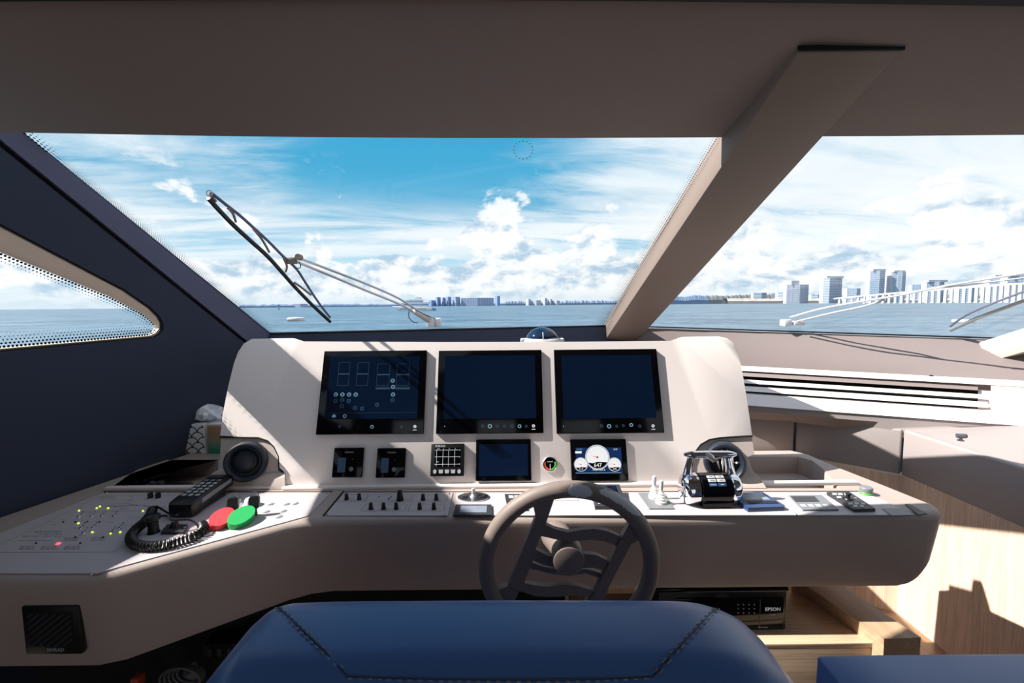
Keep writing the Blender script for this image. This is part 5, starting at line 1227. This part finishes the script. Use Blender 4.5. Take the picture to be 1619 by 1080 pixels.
# ================================================================== SMALL FITTINGS ON THE RIGHT
ps = atz(1519, 697, ZSH); t = thing('coat_hook', ps, 'small white peg with dark end standing on the right-hand shelf', 'hook')
mb = MB(); mb.lathe([(.012, 0), (.012, .004), (.006, .006), (.006, .016)], M.Translation(ps), 14); mb.build('foot', 'white', t)
mb = MB(); mb.tube([ps + V((-.014, .004, .020)), ps + V((.012, -.006, .022))], .010, 14); mb.build('peg', 'white', t)
mb = MB(); mb.tube([ps + V((.0121, -.006, .022)), ps + V((.016, -.008, .0225))], .008, 14); mb.build('end_cap', 'black', t)
pd = lip(1474).lerp(gr[6], .03) + V((0, 0, .002)); mb = MB(); mb.lathe([(.010, -.002), (.010, .002), (.006, .004), (0, .004)], M.Translation(pd), 14); mb.build('ledge_button', 'black', label='small round black button on the taupe ledge above the louvres', cat='button')

# ================================================================== OAK CABINET AND PRINTER
ZSf = 0.535
c1, c2 = atz(1402, 1012, ZSf), atz(1190, 1004, ZSf); yc = c1.y
tcab = thing('oak_cabinet', (0.85, yc, 0), 'low ribbed oak cabinet under the counter, right of the helm seat', 'cabinet')
mb = MB(); mb.box(0.2, c1.x-.002, yc+.0, 1.60, .02, ZSf, bev=.003); mb.build('carcass', 'woodx', tcab)
mb = MB(); mb.box(0.22, c1.x-.035, yc-.018, yc-.001, .04, ZSf-.012, bev=.002); mb.build('drawer_front', 'woodx', tcab)
mb = MB(); mb.box(c1.x-.032, c1.x-.004, yc-.018, yc-.001, .04, ZSf-.012, bev=.002); mb.build('stile', 'woodv', tcab)
mb = MB(); mb.box(0.2, c1.x-.004, yc-.020, yc+.014, ZSf-.010, ZSf+.006, bev=.003); mb.build('front_lip', 'woodx', tcab)
ztp = ZSf+.045
pl = [atz(*q, ztp) for q in ((1398, 1010), (1456, 1008), (1345, 935), (1288, 935))]
far = lambda a, b, k_: a + (b-a)*k_
tp_ = [(pl[0].x, pl[0].y), (pl[1].x, pl[1].y), tuple(far(pl[1], pl[2], 1.4).xy), tuple(far(pl[0], pl[3], 1.4).xy)]
mb = MB(); mb.prism(tp_, .0, ztp, None, bev=.004); mb.build('side_panel', 'woody', tcab)
gp = [atz(*q, ZSf+.004) for q in ((1376, 999), (1394, 1002), (1284, 935), (1264, 935))]
mb = MB(); mb.prism([tuple(p.xy) for p in gp], ZSf+.0005, ZSf+.003, None); mb.build('slot', 'gasket', tcab, smooth=0)
yP = atz(1238, 997, ZSf).y
q0, q1, zt5 = aty(1040, 997, yP).x, aty(1243, 985, yP).x, 0.682
t = thing('printer', ((q0+q1)/2, yP+.15, ZSf), 'black office printer on the oak cabinet beneath the counter', 'printer')
mb = MB(); mb.box(q0, q1, yP, yP+.30, ZSf+.001, zt5-.012, bev=.006); mb.build('body', 'black', t)
mb = MB(); mb.box(q0-.004, q1+.003, yP-.004, yP+.30, zt5-.012, zt5, bev=.004); mb.build('lid', 'bgloss', t)
PR = Frame((0, yP, 0), (1, 0, 0), (0, 0, 1))
mb = MB(); a, b = PR.uv(1068, 990), PR.uv(1238, 944); lbox(mb, PR, a[0], b[0], a[1], b[1], .0, .006, bev=.002); mb.build('control_panel', 'bgloss', t)
a = PR.uv(1199, 990)[0]; mb = MB(); lbox(mb, PR, a-.0012, a+.0012, PR.uv(1199, 990)[1], PR.uv(1199, 946)[1], .006, .0068); mb.build('seam', 'dgrey', t, smooth=0)
u, v = PR.uv(1222, 963.5, .006); text('EPSON', .0165, PR.T @ M.Translation((u, v, .0062)), 'uiw', t)
u, v = PR.uv(1221, 972, .006); text('XP-5200', .0055, PR.T @ M.Translation((u, v, .0062)), 'lgrey', t)
u, v = PR.uv(1206, 992, .006); text('ALL IN ONE', .0055, PR.T @ M.Translation((u, v, .0062)), 'lgrey', t)
for i in range(4):
    for j in range(3):
        u, v = PR.uv(1167+i*8.5, 956+j*6.5, .006); mb = MB(); mb.prism(ell(u, v, .0026, .0026, 8), .006, .0068, PR.T); mb.build('key', 'grey', t, smooth=0)
# dark gear stowed under the wing
t = thing('cable_coil', aty(286, 1078, 1.28), 'grey coiled cable hanging in the dark space under the left wing', 'cable')
ck = aty(288, 1072, 1.28)
for k_ in range(5):
    mb = MB(); R_ = .052-.004*k_; mb.tube([ck + V((R_*math.cos(x)*1.15+.004*k_, .006*k_-.01, R_*math.sin(x)*.75)) for x in [i*math.pi/12 for i in range(24)]], .0035, 6, closed=True); mb.build('loop', 'cable', t)
mb = MB(); p = aty(300, 1058, 1.31); mb.tube([p, p + V((.012, .01, -.03))], [.022, .016], 12); mb.build('plug', 'grey', t)
t = thing('junction_box', aty(370, 1030, 1.36), 'black ribbed box under the left wing beside the seat', 'box')
p, q = aty(322, 1045, 1.36), aty(428, 985, 1.36); mb = MB(); mb.box(p.x, q.x, 1.36, 1.418, p.z-.06, q.z-.07, bev=.004); mb.build('case', 'black', t)
for k_ in range(6): mb = MB(); x_ = p.x+.02+k_*.03; mb.box(x_, x_+.012, 1.35, 1.362, q.z-.105, q.z-.078, bev=.002); mb.build('rib', 'dgrey', t)
t = thing('orange_connector', aty(216, 1076, 1.29), 'orange connector glimpsed under the left wing', 'connector')
p = aty(216, 1076, 1.29); mb = MB(); mb.box(p.x-.012, p.x+.012, 1.28, 1.31, p.z-.02, p.z+.012, bev=.003); mb.build('body', 'rust', t)
mb = MB(); mb.tube([V((p.x, 1.30, p.z-.018)), V((p.x+.03, 1.33, p.z-.08))], .006, 8); mb.build('lead', 'gasket', t)

# ================================================================== SEATS
def spoly(pl, y): return [(q.x, q.z) for q in (aty(px, py, y) for px, py in pl)]
XZ = lambda y: M(((1, 0, 0, 0), (0, 0, -1, y), (0, 1, 0, 0), (0, 0, 0, 1)))
def smooth2(pl, n=5): return [(p.x, p.y) for p in catmull([(*q, 0) for q in pl], n)]
yb = 0.66
top = smooth2([(272, 1160), (331, 1080), (372, 1024), (398, 990), (412, 973), (428, 960), (446, 952.5), (480, 949.5), (560, 947.5), (700, 946.5), (800, 946), (900, 946), (1030, 946.5), (1085, 948), (1120, 953), (1148, 963), (1172, 977), (1192, 996), (1214, 1026), (1256, 1080), (1312, 1160)], 3)
t = thing('helm_chair', (0, .62, .55), 'blue leather helm seat backrest with stitched seams in front of the wheel', 'seat')
ol = spoly(top, yb); ol = [(ol[0][0]-.03, .62)] + ol + [(ol[-1][0]+.03, .62)]
ol2 = [p for i, p in enumerate(ol)]
# rolled outline: rings run from the front face over the edge to the rear face
def rolled(ol, y0, y1, rr, zmin, name, m, par, lean=0.0):
    rows = []
    prof = [(0.06, 0.0), (rr, 0.0)] + [(rr*(1-math.sin(a)), rr*(1-math.cos(a))) for a in [math.radians(d) for d in (18, 36, 54, 72, 90)]]
    T_ = abs(y1-y0)
    seq = [(i_, y1-d_) for i_, d_ in prof] + [(i_, y0+d_) for i_, d_ in prof[::-1]]
    for i_, y_ in seq:
        q = inset(ol, i_); rows.append([(x_, y_ , max(z_, zmin)) for x_, z_ in q])
    mb = MB(); mb.quads(rows, closed=True)
    for r_, rev in ((rows[0], 1), (rows[-1], 0)):
        mb.add(r_, [tuple(i) for i in tessellate_polygon([[V((p[0], p[2], 0)) for p in r_]])])
    return mb.build(name, m, par, smooth=50)
rolled(ol, .50, .70, .065, .60, 'backrest', 'seat', t)
mb = MB(); mb.box(-.30, .30, .62, 1.02, .50, .60, bev=.03, seg=3); mb.build('cushion', 'seat', t)
mb = MB(); mb.lathe([(.20, 0), (.20, .02), (.06, .04), (.055, .50), (.0, .50)], M.Translation((0, .74, .0)), 24); mb.build('pedestal', 'steel', t)
def onback(px, py):
    # the rear of the backrest: rounded edge near the top, flat below
    r = ray(px, py); best = None
    for i in range(400):
        s_ = .40+.0012*i; p = CAM + r*(s_/r.y)
        # signed test against outline inset
        dd = 9
        for a, b in zip(ol[1:-1], ol[2:]):
            ab = V((b[0]-a[0], b[1]-a[1])); ap = V((p.x-a[0], p.z-a[1])); k_ = max(0, min(1, ap.dot(ab)/ab.length_squared)); c_ = (ap-ab*k_); sd = ab.x*ap.y-ab.y*ap.x
            L_ = c_.length*(1 if sd < 0 else -1)
            if abs(L_) < abs(dd): dd = L_
        if dd <= 0: continue
        ysurf = .50 + (.065-math.sqrt(max(0, .065**2-(.065-min(dd, .065))**2)))
        if p.y >= ysurf: return p
    return aty(px, py, .5)
def stitch(pl, w_=.0016, gap=.5, n=40):
    pts = catmull([onback(px, py) for px, py in pl], 8); mb = MB(); L_ = 0; on = True
    out = []
    for a, b in zip(pts[:-1], pts[1:]):
        m_ = max(1, int((b-a).length/.0035))
        for i in range(m_): out.append(a.lerp(b, i/m_))
    for i in range(0, len(out)-2, 3):
        d_ = (out[i+2]-out[i]); mb.tube([out[i] + V((0, -.0012, .0012)), out[i] + d_*.62 + V((0, -.0012, .0012))], .0011, 5)
    mb.build('stitching', 'stitch', t, smooth=0, kind='stuff')
def seam(pl):
    pts = catmull([onback(px, py) for px, py in pl], 8); mb = MB(); mb.tube([p + V((0, -.0004, .0004)) for p in pts], .0014, 6); mb.build('seam', 'navyl', t)
stitch([(436, 961), (462, 986), (500, 1022), (545, 1068)]); stitch([(444, 960), (470, 984), (508, 1020), (554, 1068)]); seam([(440, 960.5), (466, 985), (504, 1021), (549, 1070)])
stitch([(1128, 962), (1100, 990), (1062, 1030), (1030, 1068)]); stitch([(1137, 963), (1109, 991), (1070, 1032), (1038, 1070)]); seam([(1132.5, 962.5), (1104, 991), (1066, 1031), (1034, 1069)])
seam([(549, 1070), (700, 1074), (900, 1075), (1034, 1070)]); stitch([(551, 1073), (700, 1077), (900, 1078), (1034, 1073)])
t = thing('companion_chair', (.75, .8, .55), 'second blue leather seat back at the lower right corner', 'seat')
ys2 = .86
p = [aty(px, py, ys2) for px, py in ((1299, 1049), (1303, 1046), (1400, 1043.5), (1500, 1042.5), (1640, 1042), (1700, 1043))]
ol = [(p[0].x-.004, .60)] + [(q.x, q.z) for q in p] + [(p[-1].x+.002, .60)]
rolled(ol, .74, .88, .012, .55, 'backrest', 'seat', t)
mb = MB(); mb.tube([V((q.x+.006, .758, q.z-.004)) for q in p[1:]], .003, 6); mb.build('piping', 'seat', t)
mb = MB(); mb.box(.78, 1.1, .76, .86, .02, .56, bev=.01); mb.build('base', 'dgrey', t)
